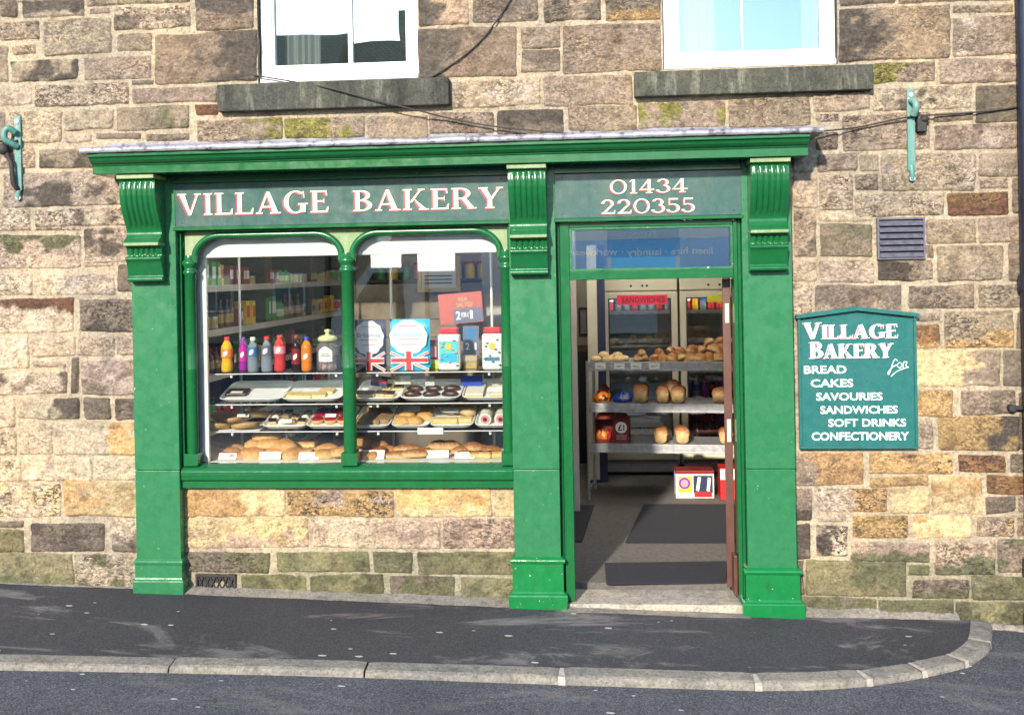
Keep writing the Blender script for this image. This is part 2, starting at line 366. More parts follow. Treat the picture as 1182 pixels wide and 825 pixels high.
# ------------------------------------------------------------------ the stone front of the building
CC={'g':(.27,.215,.165),'G':(.32,.26,.20),'d':(.150,.122,.098),'D':(.085,.074,.066),'o':(.44,.28,.115),'y':(.62,.48,.26),'O':(.60,.37,.14),
    'p':(.45,.34,.265),'r':(.17,.085,.055),'m':(.135,.14,.080),'M':(.22,.21,.12),'l':(.48,.39,.285),'L':(.40,.325,.25),'q':(.205,.16,.122),
    'v':(.21,.205,.055),'b':(.25,.135,.055),'w':(.55,.49,.40),'x':(.36,.295,.25)}
MORT=(.47,.40,.30); MORTM=(.34,.315,.23)
# x0,y0,x1,y1 in the photograph, colour, second colour, where the second colour sits (T,B,L,R end, N patches)
ST='''0 0 21 20 d g N|27 0 97 20 D G B|101 -6 221 6 G|225 -10 293 35 D q B|103 10 127 18 g|132 8 221 34 G d N|0 25 46 47 g|51 22 130 63 G|135 39 176 60 g|179 38 297 96 q D R
-20 54 10 96 g|15 52 42 63 g|13 69 91 94 G D N|97 65 176 92 G|-20 98 37 122 x|41 97 149 122 L|152 92 178 99 d|153 101 252 119 g|-20 130 7 165 g|12 129 72 165 l L N|75 127 131 150 G
135 123 219 150 g m N|225 121 252 134 r|228 137 327 163 g v R|329 135 421 160 v g R|424 134 494 160 g|496 130 570 155 g|574 127 650 155 D d B|655 122 735 152 g|76 154 106 165 L|112 153 163 162 d|170 154 219 163 d m N
-20 172 40 195 L|45 171 150 194 g D N|4 198 142 238 x D N|-20 240 36 267 L|41 240 150 261 x d N|41 262 95 267 L|-20 271 94 310 L m T|98 263 160 303 x D N|99 304 132 309 L|137 305 160 337 d|-20 315 38 341 l|45 315 133 340 x l N
-20 345 86 384 l r T|92 345 165 383 d D B|-20 387 34 426 l|37 388 88 411 l|89 388 133 411 L|136 387 165 411 L|37 416 76 425 G|83 413 92 453 d|95 415 165 455 x d N|-20 430 78 455 L d N|-20 459 18 494 l|21 459 92 483 L D R|97 459 128 484 d|134 459 168 484 d
21 486 62 525 l L N|-20 497 20 525 l|64 487 168 525 l O R|-20 528 25 556 l|27 527 106 555 l L N|108 526 170 554 l|-20 557 71 596 l y N|75 556 170 596 y O L|-20 600 27 609 d|35 603 122 636 d D N|129 597 170 637 l d B|-20 611 28 637 M|-20 638 85 675 M m B|86 639 170 683 x m N
206 565 330 596 O y R|332 565 455 596 o x N|457 564 568 596 O y B|571 565 596 596 y|206 597 357 632 y p B|361 598 508 632 l p N|512 598 596 633 p|206 636 312 659 d m R|319 636 427 660 m M N|431 636 476 660 m|482 636 596 663 M m N
206 661 222 684 d|279 662 355 686 m M N|358 663 444 688 m M N|450 664 526 690 m d N|532 666 596 692 m M N
483 -10 541 30 p D L|545 -10 621 27 g d N|627 -10 693 25 d g N|699 -10 762 24 d o B|483 32 597 90 q D L|602 31 647 56 g|602 58 647 84 d g B|649 27 763 84 g q N|521 92 625 124 G x N|628 87 731 122 g
737 118 838 148 g v N|841 112 935 147 g|938 107 1003 128 G|941 131 968 141 g|968 -10 1034 6 d|1037 -10 1167 3 g|968 8 1096 70 q D L|1100 5 1168 15 g|1099 19 1200 64 g x N|1171 -10 1200 17 d|1007 72 1080 96 g v L|1084 68 1200 96 g
1007 100 1121 127 G D N|1126 98 1200 141 d D R|973 131 1074 174 g|1078 129 1123 140 g|1078 144 1174 173 g x N|943 152 968 173 d|915 178 940 199 x|944 178 990 198 g|991 178 1013 198 g|1017 177 1126 220 g x N|1129 176 1200 203 g|1177 145 1200 173 d
915 203 944 240 p x N|946 202 985 243 G|987 202 1014 220 g|986 223 1089 250 G|1093 222 1164 249 b r N|1130 205 1163 218 g|1168 206 1200 246 d|915 243 942 297 p d N|945 246 1008 256 L|947 258 1007 296 d m N|1069 253 1126 281 g|1129 250 1200 279 g|915 300 942 325 L|945 300 1008 326 L x B
1012 301 1077 324 D g R|1069 283 1078 298 g|1081 283 1158 324 g|1163 280 1200 324 d|915 328 938 369 L|941 329 1041 369 d g B|1049 329 1124 356 g d N|1129 328 1200 355 g|1060 360 1085 371 g|1056 374 1085 401 b O B|1090 359 1170 402 g o B|1173 358 1200 402 d
1052 404 1155 446 y g R|1157 404 1200 446 d|1052 450 1100 481 o G N|1109 450 1172 478 g d R|1052 485 1077 518 G|1082 481 1177 520 o D R|1176 452 1200 520 d|918 522 997 560 o g L|1003 523 1099 547 o|1105 524 1160 545 b r N|1165 523 1200 545 d|1004 549 1072 561 o
1075 549 1134 593 y o N|1138 548 1200 570 b r N|917 563 938 601 g D B|943 563 1024 590 L o R|1027 563 1073 592 y|1138 573 1172 592 d|1175 573 1200 592 g|943 592 977 602 L|983 594 1049 620 o|1054 595 1121 621 y o N|1127 596 1170 619 g o N|1173 595 1200 619 g
917 604 936 645 D x N|941 605 978 642 x D N|983 625 1072 648 p m B|1079 624 1148 662 p m B|1152 622 1200 660 g m N|930 647 1046 687 M m R|1049 651 1073 664 m|1052 668 1119 690 d m B|1122 664 1200 692 m M N|918 689 1012 708 m d N|1014 691 1100 712 m d N|1102 694 1200 722 m M N|917 646 928 686 d'''
def col_of(s):
    c=np.array(CC[s]); g=c.mean(); c=g+(c-g)*(.80 if s in 'gGLldxoyOb' else .9); return c*np.array([1.03,1.,.94])*(1.30 if s in 'gGLlx' else 1.4 if s in 'dDq' else 1.08)
WV=[];WF=[];WC=[];nW=[0]
def add_grid(X,Y,Z,C,A=None):
    A=np.zeros(X.shape) if A is None else A
    nz,nx=X.shape; b=nW[0]
    WV.append(np.stack([X.ravel(),Y.ravel(),Z.ravel()],1)); WC.append(np.concatenate([C.reshape(-1,3),A.reshape(-1,1)],1))
    i=np.arange(nz*nx).reshape(nz,nx)+b
    WF.append(np.stack([i[:-1,:-1],i[:-1,1:],i[1:,1:],i[1:,:-1]],-1).reshape(-1,4)); nW[0]+=nx*nz
def stone_block(x0,x1,z0,z1,c1,c2=None,mode='',seed=0,res=.0085,prot=None):
    rs=np.random.default_rng(seed)
    nx=max(4,int((x1-x0)/res)); nz=max(4,int((z1-z0)/res))
    u,v=np.meshgrid(np.linspace(0,1,nx),np.linspace(0,1,nz)); w=x1-x0; h=z1-z0
    x0-=.005; x1+=.005; z0-=.005; z1+=.005; w=x1-x0; h=z1-z0; sk=rs.uniform(-.004,.004,4)
    X=x0+u*w+sk[0]*(1-2*v)*(u<.01); Z=z0+v*h+sk[1]*(2*u-1)
    X=X+(fbm(X*4.5,Z*6,seed+50,2)-.5)*.020; Z=Z+(fbm(X*5,Z*4.5,seed+60,2)-.5)*.018
    # irregular, rounded outline
    e=np.minimum(np.minimum(u,1-u)*w,np.minimum(v,1-v)*h)
    du=np.minimum(u,1-u)*w; dv=np.minimum(v,1-v)*h; rc=.018
    cc=np.where((du<rc)&(dv<rc),rc-np.hypot(rc-du,rc-dv),e)
    wob=(fbm(X*26,Z*26,seed,3)-.5)*.010
    d=cc+wob
    face=np.clip(d/.011,0,1); face=face*face*(3-2*face)
    n1=fbm(X*30,Z*48,seed+3,3)-.5; n2=fbm(X*8,Z*9,seed+9,2)-.5; n3=fbm(X*75+Z*40,Z*85,seed+5,2)-.5
    pr=rs.uniform(.011,.020) if prot is None else prot
    Y=-(-.010+face*(.010+pr+n1*.015+n2*.007+n3*.007))
    base=col_of(c1)*rs.uniform(.82,1.15)*np.array([1,rs.uniform(.97,1.03),rs.uniform(.95,1.03)])
    C=np.broadcast_to(base,X.shape+(3,)).copy()
    if c2:
        b2=col_of(c2)*rs.uniform(.9,1.1); nn=(fbm(X*9,Z*11,seed+21,4)-.5)
        t={'T':v,'B':1-v,'L':1-u,'R':u}.get(mode)
        k=np.clip((nn*2.2-.12)*3.5+.35,0,1) if t is None else np.clip((t-.58+nn*1.1)*6,0,1)
        C=C*(1-k[...,None])+b2*k[...,None]
    st=np.clip((fbm(X*13,Z*17,seed+40,4)-.58)*7,0,1)*.4         # sooty blotches
    C*= (1-st[...,None]*np.array([.75,.8,.82]))
    mo=np.array(MORTM if c1 in 'mMv' else MORT)*.9
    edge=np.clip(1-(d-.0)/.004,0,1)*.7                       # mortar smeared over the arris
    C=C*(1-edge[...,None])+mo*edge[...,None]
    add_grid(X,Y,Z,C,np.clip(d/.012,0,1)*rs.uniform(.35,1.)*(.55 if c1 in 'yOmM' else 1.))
k=0
for ln in ST.replace('\n','|').split('|'):
    q=ln.split(); x0,y0,x1,y1=map(float,q[:4]); xm,ym=(x0+x1)/2,(y0+y1)/2
    X0=at(x0,ym)[0]; X1=at(x1,ym)[0]; Z0=at(xm,y1)[1]; Z1=at(xm,y0)[1]; k+=1
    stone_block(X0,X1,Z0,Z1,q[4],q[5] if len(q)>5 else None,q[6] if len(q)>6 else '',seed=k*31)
def fill_courses(x0,x1,z0,z1,seed,pal='ggGGqdLx'):
    rs=np.random.default_rng(seed); z=z0
    while z<z1-.06:
        h=min(rs.uniform(.13,.27),z1-z)
        if z1-z-h<.08: h=z1-z
        x=x0
        while x<x1-.05:
            w=rs.uniform(.25,.62)
            if x1-x-w<.15: w=x1-x
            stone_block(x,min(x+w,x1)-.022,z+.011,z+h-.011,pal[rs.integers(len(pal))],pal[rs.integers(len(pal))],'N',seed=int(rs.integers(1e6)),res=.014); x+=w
        z+=h
XL,XR,ZT=-4.7,4.2,5.05
fill_courses(XL,at(-20,400)[0]-.02,-.05,ZT,5,'LLxlgG'); fill_courses(at(1200,350)[0]+.02,XR,-.2,ZT,6)
zt=at(591,-11)[1]+.012; xl,xr=at(-20,0)[0],at(1200,0)[0]
for a,b in ((xl,-1.63),(-.53,.94),(2.04,xr)): fill_courses(a,b,zt+(.02 if a<0 else 0),4.62,int(b*10)+40)
fill_courses(xl,xr,4.62,ZT,77)
HOLES=[(-1.585,-.555,3.285,4.6),(.965,2.015,3.285,4.6),(-2.09,-.015,.80,2.42),(.30,1.40,-.4,2.42)]
xs=sorted({XL,XR,*[h[0] for h in HOLES],*[h[1] for h in HOLES]}); zs=sorted({-.5,ZT,*[h[2] for h in HOLES],*[h[3] for h in HOLES]})
back=MB()
for i in range(len(xs)-1):
    for j in range(len(zs)-1):
        xm,zm=(xs[i]+xs[i+1])/2,(zs[j]+zs[j+1])/2
        if any(h[0]<xm<h[1] and h[2]<zm<h[3] for h in HOLES): continue
        back.box(xs[i],xs[i+1],.012,.33,zs[j],zs[j+1])
        nx=max(2,int((xs[i+1]-xs[i])/.02)); nz=max(2,int((zs[j+1]-zs[j])/.02))
        X,Z=np.meshgrid(np.linspace(xs[i],xs[i+1],nx),np.linspace(zs[j],zs[j+1],nz))
        Y=-.002-(fbm(X*20,Z*20,3,3)-.5)*.012-.002*fbm(X*70,Z*70,8,2)
        low=np.clip((.30-Z+(fbm(X*6,Z*6,14,3)-.5)*.25)/.12,0,1)[...,None]
        C=(np.array(MORT)*(1-low)+np.array(MORTM)*low)*(0.85+.3*fbm(X*5,Z*5,4,3))[...,None]
        add_grid(X,Y,Z,C)
V=np.concatenate(WV);FF=np.concatenate(WF);CA=np.concatenate(WC)
me=bpy.data.meshes.new('stone_wall'); me.vertices.add(len(V)); me.vertices.foreach_set('co',V.ravel().astype(np.float32))
me.loops.add(FF.size); me.loops.foreach_set('vertex_index',FF.ravel().astype(np.int32)); me.polygons.add(len(FF))
me.polygons.foreach_set('loop_start',np.arange(0,FF.size,4,dtype=np.int32)); me.polygons.foreach_set('loop_total',np.full(len(FF),4,dtype=np.int32))
me.update(); me.validate(); me.polygons.foreach_set('use_smooth',np.ones(len(FF),dtype=bool))
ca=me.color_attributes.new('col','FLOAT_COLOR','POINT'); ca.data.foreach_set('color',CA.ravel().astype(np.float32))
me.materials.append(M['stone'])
bld=thing('stone_building','coursed brown sandstone building front with two white upstairs windows around the green shopfront','building',(0,0,0))
wall=bpy.data.objects.new('stone_wall',me); COL.objects.link(wall); wall.parent=bld; OFF[wall.name]=Vector((0,0,0))
core=back.build('wall_core',M['sill'],wall)
# roof over the top and side walls, so that the front is part of a closed house
b=MB(); b.box(XL,XL+.3,.34,6.,-.5,ZT); b.box(XR-.3,XR,.34,6.,-.5,ZT); b.box(XL,XR,6.01,6.3,-.5,ZT); b.build('side_wall',M['house'],bld)
b=MB(); b.extrude_x([(-.25,ZT+.005),(3.1,ZT+1.9),(6.5,ZT+.005)],XL-.1,XR+.1); b.build('roof',M['roof'],bld)
# upstairs windows
def upper_window(x0,x1,gx0,gx1,gy,mull,rail_y,mw):
    fy=.045; X0,X1=x0,x1; Z0=3.287; Z1=4.6
    f=MB(); a=at(gx0,40,fy)[0]; c=at(gx1,40,fy)[0]; zr=at((gx0+gx1)/2,gy,fy)[1]
    f.box(X0+.004,a,fy,fy+.07,Z0+.004,Z1-.004); f.box(c,X1-.004,fy,fy+.07,Z0+.004,Z1-.004); f.box(a,c,fy+.004,fy+.065,Z0+.004,zr-.025); f.box(a,c,fy,fy+.07,Z1-.1,Z1-.004)
    f.box(X0+.006,X1-.006,fy-.035,fy-.001,Z0+.002,Z0+.035)
    i=.018; f.box(a+.001,a+i,fy+.012,fy+.06,zr-.024,Z1-.1); f.box(c-i,c-.001,fy+.012,fy+.06,zr-.024,Z1-.1); f.box(a+i,c-i,fy+.013,fy+.06,zr-.024,zr)
    m=at(mull,40,fy)[0]; f.box(m-mw/2,m+mw/2,fy+.016,fy+.055,zr,Z1-.1)
    w=f.build('window',M['white'],bld,.004)
    g=MB(); g.box(a+.002,c-.002,fy+.034,fy+.038,zr-.01,Z1-.05); g.build('pane',M['glass_up'],w)
    return a,c,zr
def curtain(x0,x1,z0,z1,y,parent,folds,amp,seed):
    n=90; v=[];f=[]
    for k in range(n+1):
        u=k/n; yy=y+amp*math.sin(u*folds*2*PI+math.sin(u*9+seed))
        v+=[(x0+(x1-x0)*u,yy,z0),(x0+(x1-x0)*u,yy+amp*.3,z1)]
    for k in range(n): f.append((2*k,2*k+2,2*k+3,2*k+1))
    m=MB(); m.add(v,f,0,True); return m.build('curtain',M['net'],parent)
a,c,zr=upper_window(-1.585,-.555,313,471,73,403.5,95,.030)
curtain(at(330,60,.25)[0],at(372,60,.25)[0],3.3,4.6,.22,bld,5,.02,1)
a2,c2,zr2=upper_window(.965,2.015,781,950,58,857,82,.012)
curtain(1.0,1.30,3.3,4.6,.22,bld,7,.02,2); curtain(1.84,1.98,3.3,4.6,.22,bld,4,.02,4)
for x0,x1,z0,z1,s in ((-1.833,-.358,3.102,3.272,1),(.783,2.207,3.113,3.265,2)):
    m=MB(); n=60
    X,Z=np.meshgrid(np.linspace(x0,x1,n*2),np.linspace(z0,z1,16)); 
    m.box(x0,x1,-.075,.055,z0,z1); o=m.build('window_sill',M['sill'],bld,.008)
# bare rooms upstairs, dim ceiling between the floors
b=MB(); b.box(XL+.31,XR-.31,.34,5.99,2.86,2.98); struct(b.build('upper_floor_slab',M['ceil']))
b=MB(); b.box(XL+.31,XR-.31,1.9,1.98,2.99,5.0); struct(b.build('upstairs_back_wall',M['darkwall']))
# louvred vent and low air brick
vt=thing('louvre_vent','slate blue slatted ventilation louvre set in the stone wall above the hanging board','vent',(0,0,0))
x0,z1=at(1011,252); x1,z0=at(1067,299)
b=MB(); t=.012
b.box(x0,x0+t,-.03,.01,z0,z1); b.box(x1-t,x1,-.03,.01,z0,z1); b.box(x0+t,x1-t,-.03,.01,z1-t,z1); b.box(x0+t,x1-t,-.03,.01,z0,z0+t); b.build('frame',M['slate'],vt,.002)
b=MB(); b.box(x0+t,x1-t,-.002,.004,z0+t,z1-t); b.build('backing',M['soot'],vt)
b=MB(); n=6; dz=(z1-z0-2*t)/n
for i in range(n):
    zz=z0+t+i*dz; b.extrude_x([(-.040,zz+.002),(-.036,zz-.003+.006),(-.006,zz+dz+.004),(-.010,zz+dz-.002)],x0+t+.001,x1-t-.001)
b.build('louvre_blades',M['slate'],vt,.001)
x0,z1=at(229,664); x1,z0=at(271,680)
ab=thing('air_brick','small dark iron air brick with diagonal lattice low under the shop window','vent',(0,0,0))
b=MB(); b.box(x0,x1,-.004,.012,z0,z1); b.build('backing',M['soot'],ab)
b=MB(); b.box(x0-.012,x1+.012,-.020,.0,z1,z1+.012); b.box(x0-.012,x1+.012,-.020,.0,z0-.012,z0); b.box(x0-.012,x0,-.019,.0,z0,z1); b.box(x1,x1+.012,-.019,.0,z0,z1)
n=6
for i in range(n):
    xa=x0+(x1-x0)*i/n; xb=x0+(x1-x0)*(i+1)/n
    b.tube([(xa,-.012,z0),(xb,-.012,z1)],.005,5); b.tube([(xb,-.010,z0),(xa,-.010,z1)],.005,5)
b.build('lattice',M['soot'],ab)
# ------------------------------------------------------------------ street
def sheet(name,poly_rows,m,kind='structure'):
    b=MB(); n=len(poly_rows[0])
    v=[p for row in poly_rows for p in row]; f=[(r*n+i,r*n+i+1,(r+1)*n+i+1,(r+1)*n+i) for r in range(len(poly_rows)-1) for i in range(n-1)]
    b.add(v,f,0,True); return struct(b.build(name,m),kind)
kp=[(-330,748.5),(-160,752),(0,755.4),(203,759.4),(400,763.5),(600,769.5),(780,775.0),(870,777.6),(930,777.2),(984,774),(1020,769.8),(1049,765),(1074,760),(1093,755),(1107,747.5),(1117,738),(1120,725),(1120.5,712.5)]
inner=[onground(*p) for p in kp]
# smooth, dense kerb line
def dense(P,n=8):
    out=[]
    for i in range(len(P)-1):
        p0,p1,p2,p3=P[max(i-1,0)],P[i],P[i+1],P[min(i+2,len(P)-1)]
        for k in range(n):
            t=k/n; out.append(.5*((2*p1)+(p2-p0)*t+(2*p0-5*p1+4*p2-p3)*t*t+(3*p1-p0-3*p2+p3)*t**3))
    return out+[P[-1]]
kin=dense(inner,8); KW=.115; DROP=.036
def nrm(i,P):
    t=P[min(i+1,len(P)-1)]-P[max(i-1,0)]; return Vector((t.y,-t.x,0)).normalized()
kout=[kin[i]+nrm(i,kin)*KW for i in range(len(kin))]
for p in kout: p.z=zg(p.x,p.y)
n=len(kin)
rows=[[] for _ in range(9)]
for i,p in enumerate(kin):
    xw=min(p.x,2.72) if i<n-1 else 2.72
    u=i/(n-1)
    xw=kin[0].x+(2.72-kin[0].x)*min(1,(p.x-kin[0].x)/(kin[-1].x-kin[0].x))
    for r in range(9):
        t=r/8; x=xw*(1-t)+p.x*t; y=.012*(1-t)+p.y*t
        rows[r].append((x,y,zg(x,y)+.004*math.sin(x*2.1+y*5)*t*(1-t)*4))
sheet('pavement',rows[::-1],M['pave'])
kb=MB()
lens=[0.]
for i in range(1,n): lens.append(lens[-1]+(kin[i]-kin[i-1]).length)
def lerpline(P,s):
    s=max(0,min(lens[-1]-1e-6,s)); i=max(j for j in range(n-1) if lens[j]<=s); t=(s-lens[i])/(lens[i+1]-lens[i]); return P[i]*(1-t)+P[i+1]*t
def s_of(px,py):
    q=onground(px,py); return min(range(n),key=lambda i:(kin[i]-q).length)
joints=[0.]+[lens[s_of(x,y)] for x,y in ((204,759),(421,764),(643,771),(871,777.6),(991,773.5),(1050,765),(1094,755),(1117,737))]+[lens[-1]]
joints.insert(1,max(.3,joints[1]-1.2))
for a,b in zip(joints[:-1],joints[1:]):
    m=max(3,int((b-a)/.05)); sec=[]; jit=random.uniform(-.004,.004)
    for k in range(m+1):
        s=a+.005+(b-a-.010)*k/m; p=lerpline(kin,s); q=lerpline(kout,s); d=(q-p); e=.006*(k in(0,m)); w=random.uniform(-.0015,.0015)
        z1=p.z+.006+jit-e; z2=zg(q.x,q.y)+.002+jit-e
        sec+=[(p.x,p.y,z1-.12),(p.x,p.y,z1),tuple(p+d*.80+Vector((0,0,z2-p.z+.003+w))),tuple(p+d*.93+Vector((0,0,z2-p.z-.004))),tuple(p+d*1.0+Vector((0,0,z2-p.z-.018))),(q.x+d.x*.05,q.y+d.y*.05,z2-.14)]
    f=[(k*6+i,k*6+i+1,(k+1)*6+i+1,(k+1)*6+i) for k in range(m) for i in range(5)]
    kb.add(sec,f,0,False); kb.add(sec[:6],[(0,1,2,3,4,5)]); kb.add(sec[-6:],[(5,4,3,2,1,0)])
kerb=struct(kb.build('kerb',M['kerb']))
jm=MB()
for s in joints[4:-1]:
    p=lerpline(kin,s); q=lerpline(kout,s); d=q-p; t=Vector((-d.y,d.x,0)).normalized()*.009
    z=lambda P:zg(P.x,P.y)+.003
    jm.add([(p.x-t.x,p.y-t.y,z(p)),(p.x+t.x,p.y+t.y,z(p)),(q.x+t.x*2,q.y+t.y*2,z(q)-.001),(q.x-t.x*2,q.y-t.y*2,z(q)-.001),(q.x+d.x*.06+t.x*2,q.y+d.y*.06+t.y*2,z(q)-.05),(q.x+d.x*.06-t.x*2,q.y+d.y*.06-t.y*2,z(q)-.05)],[(0,1,2,3),(3,2,4,5)])
struct(jm.build('kerb_joint_mortar',plain('pale_joint_mortar',(.38,.35,.30),.9,.3,40)))
# road: one sheet from the wall foot on the right round the kerb and far out into the street
gx=[-60,-30,-15,-8]+[-6+.4*i for i in range(36)]+[9,12,20,40,60]; gy=[-40,-25,-16,-12]+[-9+.3*i for i in range(31)]+[.012]
sheet('road',[[(x,y,zg(x,y)-DROP+.004*math.sin(x*1.3+y*2.2)) for x in gx] for y in gy],M['road'])
g=MB(); g.add([(-400,-400,-1.2),(400,-400,-1.2),(400,400,-1.2),(-400,400,-1.2)],[(0,1,2,3)]); struct(g.build('ground',plain('earth',(.11,.10,.07),.95,.3,.4)))
# cement fillet along the wall foot
def fillet(x0,x1,w0,w1,h):
    nn=max(4,int((x1-x0)/.03)); v=[];f=[]
    for i in range(nn+1):
        x=x0+(x1-x0)*i/nn; w=w0+(w1-w0)*i/nn+.016*(mnoise.noise((x*4,2,0)))+.008*mnoise.noise((x*17,5,0))
        hh=h*(1+.4*mnoise.noise((x*5,9,0)))
        v+=[(x,.004,zg(x,0)+hh),(x,-w*.5,zg(x,0)+hh*.45),(x,-w,zg(x,-w)+.003)]
    for i in range(nn):
        for r in range(2): f.append((i*3+r,(i+1)*3+r,(i+1)*3+r+1,i*3+r+1))
    return v,f
b=MB()
for a in ((-2.12,.0,.10,.12,.03),(1.69,2.66,.10,.05,.045),(-4.6,-2.40,.03,.035,.015),(.28,1.42,.16,.16,.006)): v,f=fillet(*a); b.add(v,f,0,True)
struct(b.build('pavement_edge_fillet',M['fillet']))
# low stone heap where the kerb dies into the wall foot
b=MB()
for i in range(7):
    x=2.72+i*.075; r=random.uniform(.035,.06); b.lathe([(.001,-.05),(r,-.03),(r*.9,.0),(r*.5,.018),(.001,.02)],(x,-.03-random.random()*.03,zg(x,0)-.03),9,0,True,1.3,.8)
struct(b.build('rubble_at_wall_foot',M['fillet']))
# door step
st=thing('door_step','worn pale stone door step lying in the shop doorway','step',(.85,0,0))
b=MB(); b.box(.312,1.385,-.075,.2395,-.2,.020); b.build('step_stone',M['step'],st,.012,3)
# downpipe at the right edge
dp=thing('downpipe','dark navy round downpipe on the wall by the right edge of the photo','pipe',(0,0,0))
X=at(1190,400,-.08)[0]; b=MB(); b.tube([(X,-.08,z) for z in (.12,1.2,2.4,3.6,5.2)],.048,16); b.build('pipe_shaft',M['pipe'],dp)
for z in (.22,1.9,3.9): b=MB(); b.tube([(X,-.08,z),(X,-.08,z+.09)],.062,16); b.build('collar',M['pipe'],dp,.003)
b=MB(); b.tube([(X,-.08,.14),(X,-.09,.08),(X-.03,-.15,.0),(X-.04,-.19,-.05)],[.05,.05,.052,.052],14); b.build('pipe_shoe',M['pipe'],dp)
x,z=at(1166,470,-.02); b=MB(); b.box(x-.01,X,-.05,-.02,z-.012,z+.012); b.tube([(x,-.02,z),(x,-.06,z)],.022,10); b.build('wall_clip',M['soot'],dp,.002)
# cables slung along the front
def cable(name,label,pts,r):
    P=[Vector((at(px,py,Y)[0],Y,at(px,py,Y)[1])) for px,py,Y in pts]; P=dense(P,6)
    b=MB(); b.tube(P,r,6); o=b.build(name,M['cable']); return tag(o,label,'cable')
cable('cable','long dark cable drooping from the left window sill to the right wall bracket',
 [(293,87,-.02),(330,93,-.02),(380,102,-.09),(430,115,-.10),(480,127,-.10),(520,137,-.06),(570,146,-.06),(640,153,-.08),(700,157,-.12),(790,157,-.20),(880,154.5,-.20),(940,152,-.1),(990,147,-.04),(1047,135.5,-.05),(1110,131,-.04),(1160,126,-.03),(1215,115,-.03)],.0050)
cable('cable','short dark cable curving down from the top edge to the left upstairs window',
 [(596,-14,-.03),(588,2,-.03),(572,26,-.03),(556,46,-.03),(535,65,-.03),(510,82,-.03),(487,94.5,-.03),(472,97,.0)],.0048)
# ------------------------------------------------------------------ the green timber shopfront
shop=thing('green_shopfront','green painted timber shopfront with scrolled corbels, lead topped cornice, wide window and doorway','shopfront',(0,0,0))
b=MB()
b.extrude_x([(-.006,2.705),(-.30,2.703),(-.30,2.752),(-.308,2.755),(-.308,2.762),(-.322,2.766),(-.340,2.780),(-.350,2.797),(-.352,2.800),(-.366,2.803),(-.366,2.823),(-.006,2.823)],-2.54,1.77)
cor=b.build('cornice',M['green'],shop,.003)
# lead: dressed sheet sloping to the wall, ragged drip edge
n=220; v=[];f=[]
for i in range(n+1):
    x=-2.585+(1.845+2.585)*i/n; w=lambda s,a:a*mnoise.noise((x*s,3.3,a*100))
    e=-.385+w(9,.008); zt=2.862+w(6,.006)+w(31,.004)
    v+=[(x,-.001,2.935+w(4,.012)),(x,-.012,2.905),(x,-.2,2.880+w(8,.003)),(x,e+.015,zt),(x,e,zt-.008),(x,e+w(23,.003),2.827+w(12,.005)),(x,e+.008,2.825),(x,-.02,2.8265)]
for i in range(n):
    for r in range(7): f.append((i*8+r,(i+1)*8+r,(i+1)*8+r+1,i*8+r+1))
b=MB(); b.add(v,f,0,True); b.add(v[:8],[tuple(range(8))]); b.add(v[-8:],[tuple(range(8))]); b.build('lead_flashing',M['lead'],cor)
# frieze behind and above the name boards
b=MB(); b.box(-2.12,.01,-.088,.011,2.6535,2.704); b.box(.285,1.41,-.088,.011,2.6535,2.704)
b.box(-2.12,.01,-.102,-.089,2.655,2.672); b.box(.285,1.41,-.102,-.089,2.655,2.672); b.build('frieze',M['green'],shop,.002)
PROF=[(-.272,2.701),(-.272,2.672),(-.262,2.668),(-.250,2.660),(-.252,2.640),(-.256,2.61),(-.254,2.57),(-.246,2.53),(-.232,2.49),(-.212,2.45),(-.192,2.415),(-.176,2.39),(-.166,2.372),(-.160,2.356),(-.160,2.340),(-.168,2.322),(-.184,2.306),(-.200,2.298),(-.210,2.288),(-.213,2.276),(-.213,2.264),(-.180,2.259),(-.168,2.245),(-.162,2.22),(-.160,2.197),(-.186,2.193),(-.190,2.187),(-.190,2.176),(-.182,2.172),(-.172,2.155),(-.162,2.125),(-.152,2.090),(-.146,2.072),(-.160,2.066),(-.164,2.060),(-.164,2.046),(-.158,2.041),(-.09,2.034)]
def corbel(x0,x1,parent):
    P=[Vector((0,a,c)) for a,c in PROF]; pts=[]
    for i in range(len(P)-1):
        k=max(1,int((P[i+1]-P[i]).length/.008))
        for q in range(k): pts.append(P[i].lerp(P[i+1],q/k))
    pts.append(P[-1]); nu=61; v=[];f=[]
    for p in pts:
        fl=0.
        if 2.375<p.z<2.655: fl=min(1,(p.z-2.375)/.02,(2.655-p.z)/.012)
        if 2.199<p.z<2.252: fl=min(1,(p.z-2.199)/.008,(2.252-p.z)/.006)
        for k in range(nu):
            u=k/(nu-1); x=x0+(x1-x0)*u; d=0.
            if fl>0 and .04<u<.96:
                t=((u-.04)/.92*6)%1.; d=fl*.010*(math.exp(-((min(t,1-t))/.13)**2)) - fl*.004*math.sin(PI*t)
                if (u-.04)/.92*6<.3 or (u-.04)/.92*6>5.7: d=min(d,0)
            v.append((x,p.y+d,p.z))
    for i in range(len(pts)-1):
        for k in range(nu-1): f.append((i*nu+k,i*nu+k+1,(i+1)*nu+k+1,(i+1)*nu+k))
    b=MB(); b.add(v,f,0,True)
    for col,fl in ((0,0),(nu-1,1)):
        e=[v[i*nu+col] for i in range(len(pts))]; m=len(e)
        b.add(e+[(q[0],-.02,q[2]) for q in e],[(i,i+1,m+i+1,m+i) for i in range(m-1)])
    o=b.build('corbel',M['green'],parent)
    c=MB(); c.box(x0-.006,x1+.006,-.281,-.02,2.673,2.700); c.build('cap',M['worn'],o,.004)
    c=MB(); c.box(x0-.001,x1+.001,-.216,-.10,2.262,2.282); c.build('worn_ledge',M['worn'],o,.006)
    return o
